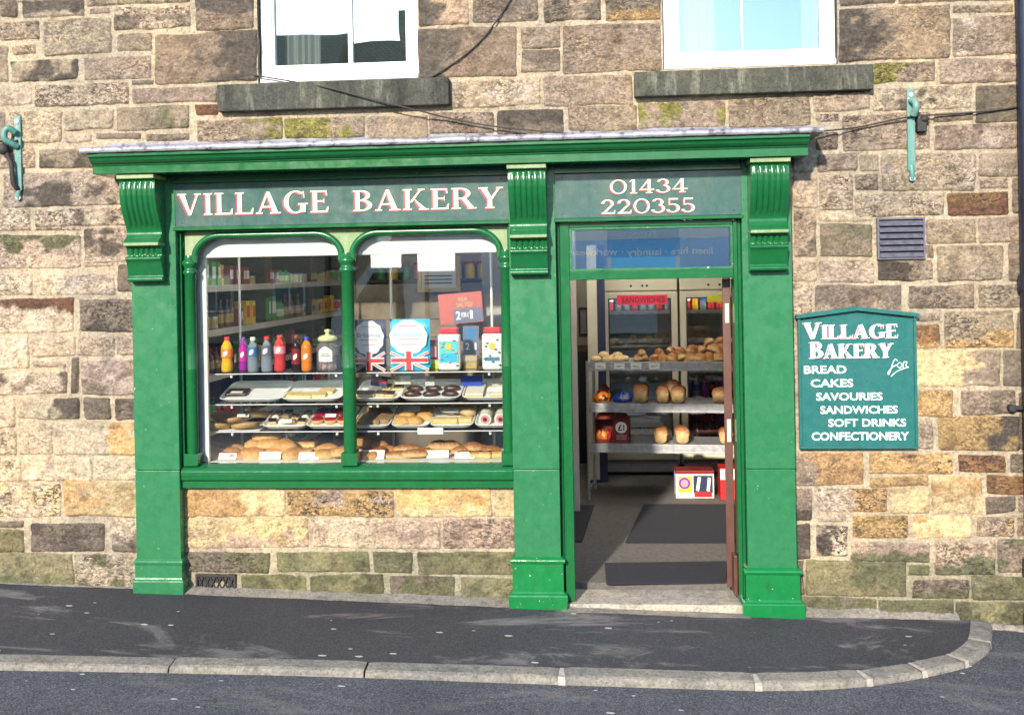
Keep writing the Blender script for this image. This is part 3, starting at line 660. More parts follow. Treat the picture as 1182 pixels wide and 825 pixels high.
def pilaster(x0,x1,cx0,cx1,zs,seam,plm,zpl,fl=1.):
    zb=zg((x0+x1)/2,-.1)
    b=MB(); b.box(x0,x1,-.090,.009,zs+.003,2.702); b.box(x0+.001,x1-.001,-.0885,.008,zpl,zs)
    p=b.build('pilaster',M['greenp'],shop,.004)
    corbel(cx0,cx1,p)
    e=.012; b=MB(); zt=zpl+.06
    prof=[(-.12,zb-.06),(-.128,zb+.075),(-.124,zb+.083),(-.110,zb+.090),(-.104,zb+.100),(-.103,zpl-.035),(-.113,zpl-.030),(-.117,zpl-.018),(-.113,zpl-.008),(-.098,zpl),(-.092,zpl+.004)]
    full=[]
    for (dy,z) in prof: full.append((-.09-dy,z))   # outward projection from the shaft
    rings=[]
    for d,z in [((-.09-p_[0])*fl,p_[1]) for p_ in prof]:
        rings.append([(x0-d,.008,z),(x0-d,-.09-d,z),(x1+d,-.09-d,z),(x1+d,.008,z)])
    v=[q for r in rings for q in r]; f=[(i*4+k,i*4+k+1,(i+1)*4+k+1,(i+1)*4+k) for i in range(len(rings)-1) for k in range(3)]
    b.add(v,f); b.build('plinth',plm,p,.002)
    return p
pl1=pilaster(-2.403,-2.110,-2.395,-2.170,.845,0,M['greenp'],.285,.5)
pl2=pilaster(.001,.288,.016,.240,.845,0,M['greenv'],.308)
pl3=pilaster(1.412,1.705,1.447,1.668,.845,0,M['greenv'],.250)
# ---- lettering built from tapering strokes
TH,tn=.178,.058
def glyph(ch):
    Q=[]; S_=.055
    def q(*p): Q.append(list(p))
    def bar(a,b_,c,d): Q.append([(a,c),(b_,c),(b_,d),(a,d)])
    def stem(x): bar(x,x+TH,0,1); bar(x-.09,x+TH+.09,0,S_); bar(x-.09,x+TH+.09,1-S_,1)
    def arc(cx,cy,rx,ry,a0,a1,w=TH,t=tn,n=16):
        for k in range(n):
            A=R(a0+(a1-a0)*k/n); B=R(a0+(a1-a0)*(k+1)/n)
            o=lambda a:(cx+rx*math.cos(a),cy+ry*math.sin(a)); i=lambda a:(cx+(rx-w)*math.cos(a),cy+(ry-t)*math.sin(a))
            Q.append([i(A),o(A),o(B),i(B)])
    if ch=='I': stem(.09); W=TH+.18
    elif ch=='L': stem(.09); bar(.09,.72,0,.075); q((.62,.05),(.72,.05),(.74,.27),(.70,.27)); W=.74
    elif ch=='V': q((.06,1),(.29,1),(.56,0),(.46,0)); q((.47,0),(.56,0),(.88,1),(.80,1)); bar(0,.37,1-S_,1); bar(.70,.98,1-S_,1); W=.98
    elif ch=='A': q((.09,0),(.165,0),(.52,1),(.44,1)); q((.42,1),(.56,1),(.92,0),(.68,0)); bar(.24,.70,.28,.345); bar(0,.28,0,S_); bar(.58,1.02,0,S_); W=1.02
    elif ch=='G': arc(.50,.5,.48,.52,52,330,TH+.01,.065,30); bar(.70,.90,.04,.40); bar(.60,1.0,.38,.44); q((.78,.98),(.84,.98),(.86,.68),(.82,.68)); W=1.0
    elif ch=='E': stem(.09); bar(.09,.70,0,.07); bar(.09,.66,.93,1); bar(.25,.55,.49,.55); q((.61,.05),(.70,.05),(.73,.26),(.69,.26)); q((.58,.95),(.66,.95),(.68,.76),(.64,.76)); q((.50,.52),(.55,.40),(.56,.64),(.55,.64)); W=.73
    elif ch=='B': stem(.09); arc(.34,.755,.36,.245,-90,90,TH,.06); arc(.36,.27,.42,.27,-90,90,TH+.02,.06); bar(.2,.36,.94,1); bar(.2,.36,.48,.54); bar(.2,.37,0,.06); W=.80
    elif ch=='K': stem(.09); q((.27,.36),(.36,.36),(.78,1),(.70,1)); q((.40,.60),(.47,.52),(.98,0),(.74,0)) ; bar(.60,.88,1-S_,1); bar(.64,1.04,0,S_); W=1.02
    elif ch=='R': stem(.09); arc(.36,.735,.40,.265,-90,90,TH,.06); bar(.2,.38,.94,1); bar(.2,.38,.47,.53); q((.38,.50),(.58,.50),(.94,0),(.70,0)); bar(.64,1.0,0,S_); W=.98
    elif ch=='Y': q((.06,1),(.29,1),(.56,.44),(.36,.44)); q((.46,.46),(.56,.44),(.88,1),(.80,1)); bar(.36,.36+TH,0,.46); bar(.27,.36+TH+.09,0,S_); bar(0,.37,1-S_,1); bar(.70,.98,1-S_,1); W=.98
    elif ch=='0': arc(.46,.5,.46,.52,0,360,TH-.04,.065,36); W=.92
    elif ch=='1': bar(.16,.32,0,1); bar(.04,.44,0,S_); q((0,.84),(.05,.82),(.20,1),(.16,1)); W=.44
    elif ch=='2': arc(.36,.70,.36,.30,-20,175,.17,.07,18); q((.02,0),(.16,.0),(.70,.60),(.50,.56)); bar(.02,.78,0,.10); q((.70,.08),(.78,.08),(.80,.26),(.77,.26)); W=.80
    elif ch=='3': arc(.34,.75,.32,.25,-80,165,.16,.06,18); arc(.34,.29,.40,.29,-165,80,.17,.06,20); W=.74
    elif ch=='4': q((0,.24),(.09,.30),(.58,1),(.46,1)); bar(0,.80,.22,.30); bar(.44,.60,0,1); bar(.34,.70,0,S_); W=.80
    elif ch=='5': bar(.10,.62,.90,1); bar(.10,.16,.52,.92); arc(.32,.31,.40,.31,-160,120,.17,.065,22); W=.72
    else: W=.4
    return Q,W
def serif(body,x0,z0,x1,h,Y,tilt=0.,caps=1.,sp=.10,depth=.003):
    tot=0; g=[]
    for i,ch in enumerate(body):
        k=caps if i else 1.; Q,W=glyph(ch); g.append((Q,W,k)); tot+=W*k+sp
    tot-=sp; sc=(x1-x0)/tot; x=x0; b=[];
    for Q,W,k in g:
        for i,p in enumerate(Q):
            pts=[(x+a*k*sc,z0+c*k*h+tilt*(x+a*k*sc-x0)/(x1-x0)) for a,c in p]
            b.append((pts,Y-depth-.00006*i))
        x+=(W*k+sp)*sc
    return b
def addserif(mb,lst,dx=0,dz=0,dy=0,mi=0):
    for pts,y in lst: mb.prism([(p[0]+dx,p[1]+dz) for p in pts],y+dy,y+dy+.0025,mi)
def board(x0,x1,z0,z1,frame=True):
    b=MB(); b.box(x0,x1,-.085,.010,z0,z1); o=b.build('name_board',M['sign'],shop,.003)
    b=MB(); b.box(x0-.004,x1+.004,-.098,-.012,z0-.022,z0-.001); b.build('bottom_bead',M['green'],o,.004)
    b=MB()
    for i in range(9):
        for z in (z0+.025,z1-.025): b.lathe([(.001,0),(.005,.0),(.004,.003),(.001,.004)],(0,0,0),8)
    nsc=max(3,int((x1-x0)/.26))
    for i in range(nsc):
        x=x0+.05+(x1-x0-.1)*i/(nsc-1)
        for z in (z0+.028,z1-.022): hd=MB(); hd.tube([(x,-.0865,z),(x,-.0852,z)],.005,8); hd.build('screw_head',M['black_paint'],o)
    return o
n1=board(-2.118,.012,2.378,2.653); n2=board(.284,1.418,2.380,2.653)
def letters(parent,lst,m1,m2,dx,dz,name='lettering',m3=None):
    b=MB(); addserif(b,lst,0,0,-.002); o=b.build(name,m1,parent)
    b=MB(); addserif(b,lst,dx,dz,.0005); b.build('letter_shade',m2,o)
    if m3:
        b=MB(); addserif(b,lst,dx*.35+.006,dz*1.6,.0012); b.build('black_shade',m3,o)
def pxspan(xa,xb,ya,yb,Y): return at(xa,(ya+yb)/2,Y)[0],at((xa+xb)/2,yb,Y)[1],at(xb,(ya+yb)/2,Y)[0],at((xa+xb)/2,ya,Y)[1]
x0,z0,x1,z1=pxspan(205,379.5,222,247,-.087); letters(n1,serif('VILLAGE',x0,z0,x1,z1-z0,-.0855),M['cream_letter'],M['red_shade'],-.011,-.007)
x0,z0,x1,z1=pxspan(407.5,581,218,242,-.087); letters(n1,serif('BAKERY',x0,z0,x1,z1-z0,-.0855),M['cream_letter'],M['red_shade'],-.011,-.007)
x0,z0,x1,z1=pxspan(704,793.5,207,223,-.087); letters(n2,serif('01434',x0,z0,x1,z1-z0,-.0855,0,1,.12),M['cream_letter'],M['red_shade'],-.0075,-.005)
x0,z0,x1,z1=pxspan(694,802,229.5,246,-.087); letters(n2,serif('220355',x0,z0,x1,z1-z0,-.0855,0,1,.12),M['cream_letter'],M['red_shade'],-.0075,-.005)
# ---- window frame
WX0,WX1=-2.108,.0
Xc=[at(220.5,430,-.03)[0],at(402.5,430,-.03)[0],at(586,430,-.03)[0]]       # turned colonnettes
ztop=2.377; zsill=.872
b=MB(); b.box(WX0,Xc[0]-.028,-.006,.03,zsill,ztop-.024); b.box(Xc[2]+.028,WX1,-.006,.03,zsill,ztop-.024); b.box(WX0,WX0+.014,-.045,-.007,zsill,ztop-.024); b.box(WX1-.014,WX1,-.045,-.007,zsill,ztop-.024)
b.box(WX0+.012,WX1-.012,-.004,.03,ztop-.0238,ztop-.003); wf=b.build('window_frame',M['green'],shop,.003)
def arch_z(x,a,c,top,r):
    if x<a+r: t=(a+r-x)/r
    elif x>c-r: t=(x-c+r)/r
    else: return top
    return top-r*.86*(1-math.sqrt(max(0,1-min(1,t)**2)))
panes=[(Xc[0]+.034,Xc[1]-.034),(Xc[1]+.034,Xc[2]-.034)]; TOPZ=2.312; RR=.17
b=MB(); mold=MB()
for a,c in panes:
    n=60; xs_=[a+(c-a)*(0.5-.5*math.cos(PI*i/n)) for i in range(n+1)]
    for i in range(n):
        xa,xb=xs_[i],xs_[i+1]; za,zb=arch_z(xa,a,c,TOPZ,RR),arch_z(xb,a,c,TOPZ,RR)
        b.prism([(xa,za),(xb,zb),(xb,ztop-.0235),(xa,ztop-.0235)],-.022,.028)
    path=[(a+.004,-.026,2.155)]+[(min(max(x,a+.003),c-.003),-.026,arch_z(x,a,c,TOPZ,RR)+.012) for x in xs_]+[(c-.004,-.026,2.155)]
    mold.tube(path,.021,10)
zz=TOPZ-RR*.86
for xa,xb in ((Xc[0]-.028,panes[0][0]),(panes[0][1],panes[1][0]),(panes[1][1],Xc[2]+.028)): b.prism([(xa,zz),(xb,zz),(xb,ztop-.0235),(xa,ztop-.0235)],-.0215,.028)
b.build('arched_head',M['worn'],shop); mold.build('arch_moulding',M['green'],wf)
for i,x in enumerate(Xc):
    r=.040 if i!=1 else .045
    b=MB(); b.lathe([(r*.80,zsill+.07),(r*.92,zsill+.09),(r*.92,zsill+.6),(r*.95,zsill+.605),(r*.92,zsill+.61),(r*.86,2.075),(r*1.12,2.085),(r*1.15,2.095),(r*1.0,2.105),(r*.86,2.115),(r*1.0,2.13),(r*1.22,2.145),(r*1.22,2.16),(r*.9,2.17),(r*.8,2.20)],(x,-.018,0),18)
    b.box(x-r*1.12,x+r*1.12,-.062,.026,zsill-.004,zsill+.072)
    b.build('colonnette',M['green'],wf)
b=MB(); b.extrude_x([(.05,.727),(-.058,.727),(-.058,.770),(-.064,.775),(-.074,.782),(-.076,.800),(-.078,.812),(-.078,.836),(-.066,.850),(-.050,.858),(.0,.871),(.05,.8715)],WX0+.002,WX1-.001); b.build('sill',M['green'],shop,.003)
for a,c in panes:
    b=MB(); b.box(a-.03,c+.03,.014,.019,zsill+.004,TOPZ+.03); b.build('shop_pane',M['glass'],wf)
# inner white lining of the window
b=MB()
b.box(panes[0][0]-.02,panes[0][0]+.045,.05,.075,zsill,2.184); b.build('inner_lining',M['white'],wf,.003)
b=MB(); b.box(panes[0][1]-.008,panes[0][1]+.03,.05,.075,zsill,2.184); b.build('inner_lining',M['white'],wf,.003)
b=MB(); b.box(-2.07,-.02,.055,.10,2.21,2.40); b.box(-2.07,-.02,.045,.12,2.185,2.209); b.build('pelmet',M['blind'],wf,.003)
# ---- doorway
DJ=(.290,.368,1.366,1.411)
b=MB(); b.box(.290,.309,-.03,.02,.05,2.378); b.box(.311,.369,-.048,.10,.03,2.378); b.box(1.365,1.389,-.045,.10,.03,2.378); b.box(1.391,1.411,-.03,.02,.05,2.378)
b.box(.370,1.364,-.044,.06,2.002,2.055); b.box(.370,1.364,-.044,.06,2.325,2.357)
df=b.build('door_frame',M['green'],shop,.004)
b=MB()
i=.014; b.box(.370,.370+i,-.038,.0,2.056,2.324); b.box(1.364-i,1.364,-.038,.0,2.056,2.324); b.box(.370+i,1.364-i,-.037,.0,2.056,2.056+i); b.box(.370+i,1.364-i,-.037,.0,2.324-i,2.324); b.build('glazing_bead',M['greenp'],df,.002)
b=MB(); b.box(.371,1.363,.004,.009,2.057,2.323); b.build('transom_pane',M['glass_tr'],df)
b=MB(); b.box(1.340,1.364,.0,.30,.054,.30); b.build('worn_door_post',M['brownwood'],df,.006)
# open door leaf, swung inwards against the right-hand wall, seen nearly edge on
dr=bpy.data.objects.new('open_door',None); COL.objects.link(dr); dr.parent=shop; dr.location=(1.362,.105,.0); dr.rotation_euler=(0,0,R(-7.0)); OFF[dr.name]=Vector((0,0,0))
b=MB(); b.box(-.052,-.002,.0,.86,.075,1.995); b.build('door_leaf',M['brownwood'],dr,.003)
dr['label']='dark red brown door standing open into the shop'
for za,zb in ((1.72,1.84),(.98,1.12)): b=MB(); b.box(-.036,-.012,-.004,.0,za,zb); b.build('latch_plate',M['brass'],dr,.001)
# ---- hanging board
hb=thing('hanging_board','teal wall board with gabled top listing bread, cakes, savouries and sandwiches','sign',(0,0,0))
xa,xb=1.740,2.436; zb_,zs_,zp=.960,1.752,1.798; xm=2.085
b=MB(); b.prism([(xa+.012,zb_+.01),(xb-.012,zb_+.01),(xb-.012,zs_-.01),(xm,zp-.012),(xa+.012,zs_-.01)],-.040,-.018); b.build('panel',M['teal'],hb,.002)
b=MB(); w=.016
for a,c in (((xa,zb_),(xb,zb_)),): b.box(xa,xb,-.055,-.015,zb_,zb_+w)
b.box(xa,xa+w,-.054,-.015,zb_+w,zs_); b.box(xb-w,xb,-.054,-.015,zb_+w,zs_); b.build('edge_moulding',M['teal'],hb,.003)
b=MB(); b.prism([(xa-.012,zs_-.004),(xm,zp-.006),(xm,zp+.018),(xa-.012,zs_+.018)],-.075,-.014); b.prism([(xm+.0005,zp-.006),(xb+.012,zs_-.004),(xb+.012,zs_+.018),(xm+.0005,zp+.018)],-.075,-.014); b.build('gable_cap',M['teal'],hb,.003)
def bs(body,xA,xB,yA,yB,first):
    x0,z0,x1,z1=pxspan(xA,xB,yA,yB,-.041); h=z1-z0
    letters(hb,serif(body,x0,z0,x1,h*first,-.0405,0,1/first if first>1 else 1.,.07),M['white_letter'],M['pink_shade'],-.013,-.003,'lettering',M['black_paint'])
bs('VILLAGE',928.5,1036.5,374.5,390.5,1.18); bs('BAKERY',936,1031.5,396.5,413,1.16)
for body,xA,xB,yA,yB in (('BREAD',928,977,421.9,431),('CAKES',935.8,984.9,437.5,446.6),('SAVOURIES',942.2,1018.7,453,462),('SANDWICHES',946.8,1036.2,468.2,477.3),('SOFT DRINKS',956,1046,483.2,492.2),('CONFECTIONERY',937,1049.3,498.5,508)):
    x0,z0,x1,z1=pxspan(xA,xB,yA,yB,-.041); b=MB(); addtext(b,body,x0,z0,x1,z1,-.0412,bold=.022); b.build('lettering',M['white_letter'],hb)
b=MB()
def stroke(b,pts,Y,r):
    P=dense([Vector((at(x,y,Y)[0],Y,at(x,y,Y)[1])) for x,y in pts],5); b.tube(P,r,5)
stroke(b,[(1036,416.5),(1033.5,414.5),(1031,418),(1028.5,426),(1026,432),(1025,430),(1030,424),(1036,420.5)],-.042,.0030)
stroke(b,[(1037.5,424),(1035.5,421.5),(1038.5,418.5),(1041,421),(1039,424.5),(1037,424)],-.042,.0030)
stroke(b,[(1042.5,424.5),(1043,418.5),(1045,417.5),(1047,418),(1045.5,421.5),(1047,423)],-.042,.0030)
stroke(b,[(1028.5,434.5),(1034,429.5),(1040,426.5),(1049,423.5)],-.042,.0030)
b.build('script_lettering',M['white_letter'],hb)
# ---- awning brackets on the wall
def bracket(px,yt,yb,label,left):
    t=thing('awning_bracket',label,'bracket',(0,0,0),'old awning brackets on the wall'); Y=-.03
    x,zt=at(px,yt,Y); zb=at(px,yb,Y)[1]
    b=MB(); b.box(x-.022,x+.022,-.034,-.012,zb+.06,zt); b.tube([(x,-.02,zb+.09),(x,-.035,zb+.03),(x,-.03,zb-.0)],[.02,.016,.012],8); b.build('bar',M['tealm'],t,.004)
    b=MB(); s=-1 if left else 1
    P=[(x+s*.0,-.06,zt-.11),(x+s*.03,-.085,zt-.085),(x+s*.055,-.09,zt-.115),(x+s*.05,-.085,zt-.16),(x+s*.015,-.06,zt-.185),(x,-.04,zt-.20)] if left else [(x,-.04,zt-.07),(x+.012,-.075,zt-.085),(x+.014,-.085,zt-.12),(x+.006,-.06,zt-.16)]
    b.tube(dense([Vector(p) for p in P],4),.021,8); b.build('hook',M['tealm'],t)
    b=MB(); b.tube([(x,-.04,zt-.035),(x,-.032,zt-.035)],.014,10); b.build('bolt',M['galv'],t); b=MB(); b.tube([(x,-.04,zb+.015),(x,-.015,zb+.015)],.017,10); b.build('bolt',M['galv'],t)
    if left:
        b=MB(); xx=at(7,182,-.06)[0]; za=at(7,172,-.06)[1]; zc=at(12,212,-.06)[1]
        b.lathe([(.001,.04),(.03,.03),(.036,.0),(.03,-.03),(.001,-.04)],(xx-.015,-.06,za),12); b.tube([(xx,-.06,za-.02),(xx+.035,-.06,za-.09),(xx+.045,-.06,zc),(xx+.06,-.045,zc-.03),(x,-.035,zc-.035)],.016,8); b.tube([(xx-.09,-.06,za+.05),(xx+.06,-.06,za+.045),(x,-.035,za+.055)],.008,6); b.build('crank_arm',M['soot'],t)
    else:
        b=MB(); b.box(x+.030,x+.085,-.06,-.012,zt-.26,zt-.18); b.lathe([(.001,.02),(.022,.015),(.028,.0),(.022,-.015),(.001,-.02)],(x+.072,-.05,zt-.185),10); b.build('pulley_box',M['soot'],t,.006)
bracket(20,134,231,'teal and grey iron awning bracket with a crank on the far left wall',True)
bracket(1051,103,209,'slim teal iron awning bracket right of the cornice where the cable crosses',False)
# ------------------------------------------------------------------ shop interior
FZ=.06; IX0,IX1,IY1=-2.62,2.10,5.25
b=MB(); b.box(IX0,IX1,.241,IY1,-.1,FZ); struct(b.build('floor',M['carpet']))
b=MB(); b.box(IX0-.1,IX0,.331,IY1,-.1,2.859); struct(b.build('left_wall',M['gray_wall']))
b=MB(); b.box(IX1,IX1+.1,.331,IY1,-.1,2.859); struct(b.build('right_wall',M['gray_wall']))
b=MB(); b.box(IX0-.1,IX1+.1,IY1+.001,IY1+.1,-.1,2.859); struct(b.build('back_wall',M['gray_wall']))
b=MB(); b.box(IX0,-.02,.20,.55,.70,.866); b.box(IX0,-.02,.331,.40,.061,.699); struct(b.build('window_board',M['white'],None,.003))
def quad_mat(pts,label):
    P=[onlevel(x,y,FZ) for x,y in pts]; c=sum(P,Vector())/4
    b=MB(); v=[(p.x,p.y,FZ+.002) for p in P]+[(p.x,p.y,FZ+.012) for p in P]
    b.add(v,[(3,2,1,0),(4,5,6,7),(0,1,5,4),(1,2,6,5),(2,3,7,6),(3,0,4,7)]); return tag(b.build('door_mat',M['mat'],None,.003),label,'mat')
quad_mat([(700,675),(838,673.5),(840,649),(698,651)],'dark doormat directly behind the pale door step')
quad_mat([(722,627),(862,627),(862,583),(743,583)],'large dark mat on the carpet in front of the bread rack')
quad_mat([(640,626),(672,626),(686,584),(650,584)],'dark mat half hidden behind the left door jamb')
# ---- bread rack, standing slightly askew
P0=onlevel(682.5,577,FZ); TH_=R(-6); U=Vector((math.cos(TH_),math.sin(TH_),0)); NN=Vector((-math.sin(TH_),math.cos(TH_),0))
def onrack(px,py,d=0.):
    a=Vector(ray(px,py)); t=((P0+NN*d)-Vector(CAM)).dot(NN)/a.dot(NN); return Vector(CAM)+a*t
RZ=[onrack(700,y).z for y in (418,465.5,512)]; RW=1.55; RD=.48
rk=thing('bread_rack','grey metal bread rack with three open shelves inside the shop doorway','shelf',P0,None); rk.rotation_euler=(0,0,TH_); OFF[rk.name]=Vector((0,0,0))
b=MB()
for z in RZ:
    z=z-FZ
    b.box(0.0,RW,.0,RD,z-.012,z-.002); b.box(-.004,RW,-.006,.004,z-.055,z+.001); b.box(-.004,RW,-.014,.006,z-.075,z-.056)
b.build('shelf_tray',M['galv'],rk,.002)
for x,y in ((-.016,-.012),(-.016,RD),(RW+.016,-.012),(RW+.016,RD)):
    b=MB(); b.tube([(x,y,0.),(x,y,RZ[0]-FZ+.01)],.013,10); b.build('post',M['steel'],rk)
for z in (.09,RZ[1]-FZ-.03,RZ[0]-FZ-.03): b=MB(); b.tube([(-.016,0,z),(-.016,RD,z)],.008,8); b.build('side_rail',M['steel'],rk)
for i,(a,c) in enumerate(((687,699),(709,721),(728,740.5),(749,761.5))):
    A=onrack(a,425,-.016)-P0; B=onrack(c,425,-.016)-P0; xa=A.dot(U); xb=B.dot(U); z=RZ[0]-FZ
    b=MB(); b.box(xa,xb,-.018,-.0145,z-.058,z-.006); o=b.build('price_ticket',M['card'],rk)
    t=MB(); w=xb-xa
    for k in range(2): t.box(xa+w*.2,xa+w*(.6+.2*((i+k)%2)),-.0195,-.0182,z-.030-.010*k,z-.027-.010*k)
    t.build('scribble',M['black_ink'],o)
# ---- food makers: prototypes are made once, moved to their place the first time, then copied
def blob(rx,ry,rz,n=18,m=10,flat=.35,nz=.06,seed=0,pw=2.):
    v=[];f=[]
    for i in range(m+1):
        ph=-PI/2+PI*i/m
        for k in range(n):
            a=2*PI*k/n; c=math.copysign(abs(math.cos(a))**(2/pw),math.cos(a)); s=math.copysign(abs(math.sin(a))**(2/pw),math.sin(a))
            z=math.sin(ph); z=z if z>-flat else -flat
            r=1+nz*mnoise.noise((math.cos(a)*1.7+seed,math.sin(a)*1.7,z*1.5+seed))
            v.append((rx*c*math.cos(ph)*r,ry*s*math.cos(ph)*r,(z+flat)/(1+flat)*rz*r))
    for i in range(m):
        for k in range(n): j=(k+1)%n; f.append((i*n+k,i*n+j,(i+1)*n+j,(i+1)*n+k))
    return v,f
class Proto:
    def __init__(s,name,cat,maker): s.name,s.cat,s.maker,s.o=name,cat,maker,None
    def put(s,loc,label,group,rz=0.,scale=1.,rx=0.,ry=0.):
        if s.o is None:
            o=s.maker(s.name); s.o=o; o['category']=s.cat
        else: o=copy_tree(s.o)
        o.location=loc; o.rotation_euler=(rx,ry,rz); o.scale=scale if hasattr(scale,'__len__') else (scale,)*3
        o['label']=label; o['group']=group; return o
def simple(mat,*a,**k):
    def mk(name):
        b=MB(); v,f=blob(*a,**k); b.add(v,f,0,True); return b.build(name,M[mat])
    return mk
def mk_loaf(name):
    v=[];f=[];N=11; sec=[]
    for k in range(28):
        a=2*PI*k/28; x=math.cos(a); z=math.sin(a)
        x=math.copysign(abs(x)**.55,x); zz=.07+.07*math.copysign(abs(z)**(.5 if z<0 else .85),z)
        w=.058 if zz<.085 else .065
        sec.append((x*w,zz))
    for i in range(N+1):
        t=-1+2*i/N; s=(1-abs(t)**6*.22); y=.125*t
        if i in(0,N): s*=.93
        for x,z in sec: v.append((x*s,y,.003+z*(s if z>.05 else 1)*(1+.05*mnoise.noise((x*20,t*2,z*20)))))
    n=28
    for i in range(N):
        for k in range(n): j=(k+1)%n; f.append((i*n+k,i*n+j,(i+1)*n+j,(i+1)*n+k))
    f+=[tuple(range(n-1,-1,-1)),tuple(N*n+k for k in range(n))]
    b=MB(); b.add(v,f,0,True); return b.build(name,M['loaf'])
LOAF=Proto('bread_loaf','bread',mk_loaf)
BUN=Proto('bread_bun','bun',simple('bun',.055,.055,.055)); FLBUN=Proto('floury_bun','bun',simple('bunpale',.052,.05,.05,seed=4))
def loaf(px,d,s,label,shelf,sc=1.,rz=0):
    q=onrack(px,440,d); LOAF.put((q.x,q.y,RZ[shelf]+.001),label,'tin loaves on the rack',rz+TH_,sc)
g2='tall tin loaf on the middle rack shelf, '
loaf(740,.16,1,g2+'standing alone',1,(1.1,1,1.12)); loaf(764,.15,1,g2+'left one of the cluster of three',1,(.92,1,.98),.1); loaf(776,.33,1,g2+'rear one of the cluster of three',1,(1.05,.6,1.2),-.1); loaf(783,.14,1,g2+'right one of the cluster of three',1,(1,1,.98),-.05); loaf(832,.14,1,g2+'at the right end by the open door',1,(1,1,.9),-.2)
g3='round topped loaf on the bottom rack shelf, '
loaf(762,.15,2,g3+'left of the middle pair',2,(1.0,.9,.92)); loaf(786,.15,2,g3+'right of the middle pair',2,(1.0,.9,.96),.1); loaf(837,.15,2,g3+'by the open door',2,(1,.9,.9))
rs=random.Random(3)
for px,d,dz in [(688,.1,0),(694,.2,0),(701,.1,0),(708,.18,0),(714,.09,0),(720,.15,0),(697,.15,.035),(713,.16,.03)]:
    q=onrack(px,415,d); FLBUN.put((q.x,q.y,RZ[0]+dz),'small floury bread bun in the heap at the left end of the top rack shelf','floury buns on the rack',rs.random()*6,.92+.15*rs.random())
for px,d,dz,sc in [(737,.1,0,1.),(744,.12,0,1.),(741,.12,.045,1.),(757,.1,0,1.1),(766,.1,0,1.15),(776,.1,0,1.2),(786,.1,0,1.2),(797,.12,0,1.2),(808,.1,0,1.2),(818,.12,0,1.3),(829,.1,0,1.3),(838,.1,0,1.3),(762,.2,.05,1.),(774,.2,.055,1.1),(785,.18,.06,1.),(798,.18,.06,1.3),(811,.2,.06,1.2),(824,.16,.07,1.3),(834,.18,.075,1.3),(820,.22,.125,1.2),(832,.22,.135,1.2),(842,.2,.12,1.2)]:
    q=onrack(px,415,d); BUN.put((q.x,q.y,RZ[0]+dz),'brown crusty roll in the long heap of bagged rolls along the top rack shelf','crusty rolls on the rack',rs.random()*6,(sc,sc*.7,sc*1.1),R(rs.uniform(-25,25)),R(rs.uniform(-40,40)))
def put_at(o,q): o.location=q
def soft_packet(label,px,d,shelf,cols,w,h):
    q=onrack(px,460,d); t=thing('snack_packet',label,'packet',(0,0,0))
    v,f=blob(w/2,.05,h,nz=.35,seed=px); b=MB(); b.add(v,f,0,True); b.build('bag',M[cols[0]],t)
    v,f=blob(w/3,.035,h*.6,nz=.3,seed=px+3); b=MB(); b.add([(a+.01,c-.022,e+.012) for a,c,e in v],f,0,True); b.build('printed_panel',M[cols[1]],t)
    t.location=(q.x,q.y,RZ[shelf]); return t
soft_packet('orange and dark snack packet at the left end of the middle rack shelf',695,.14,1,('orange','black_paint'),.15,.085)
soft_packet('dark red topped snack packet lying behind the orange one on the middle rack shelf',698,.28,1,('darkred','yellow'),.13,.13)
soft_packet('crumpled royal blue snack packet on the middle rack shelf',719,.14,1,('royal','grey'),.17,.075)
# £1 box of two halves
A=onrack(687,511,.05); B=onrack(726,511,.05); w=(B-A).length
bx=thing('crisp_box','dark red open display box marked one pound on the bottom rack shelf','box',(A.x,A.y,RZ[2])); bx.rotation_euler=(0,0,TH_); OFF[bx.name]=Vector((0,0,0))
b=MB(); h=.205; m=w*.56
b.box(0,.006,0,.22,0.002,h); b.box(w-.006,w,0,.22,.002,h); b.box(.006,w-.006,.214,.22,.002,h); b.box(.006,w-.006,.0,.213,.002,.01); b.box(m,w-.006,0,.006,.011,h-.002); b.box(m-.006,m,.007,.213,.011,h); b.box(.006,m-.007,0,.005,.011,.03)
b.build('carton',M['darkred'],bx)
b=MB(); b.add([(0,0,h+.001),(m,0,h+.001),(m+.0,.12,h+.05),(.03,.12,h+.05)],[(0,1,2,3)]); b.add([(m,0,h+.001),(w,0,h+.001),(w-.02,.12,h+.04),(m+.02,.12,h+.04)],[(0,1,2,3)]); b.build('open_flap',M['redfade'],bx)
for i in range(6):
    v,f=blob(.035,.03,.09,nz=.3,seed=i); b=MB(); b.add([(a+.03+.022*i,c+.05+.03*(i%2),e+.012) for a,c,e in v],f,0,True); b.build('crisp_bag',M[['orange','darkred','orange','brown','redp','orange'][i]],bx)
b=MB(); cx=(m+w)/2; b.tube([(cx,-.004,.135),(cx,-.0005,.135)],.05,20); b.build('price_disc',M['white_letter'],bx)
b=MB(); addtext(b,'£1',cx-.028,.108,cx+.028,.16,-.005,bold=.03); b.build('price_lettering',M['black_ink'],bx)
b=MB(); 
for k in range(3): b.box(cx-.045,cx+.045,-.003,-.0005,.03+.016*k,.038+.016*k)
b.build('small_print',M['grey'],bx)
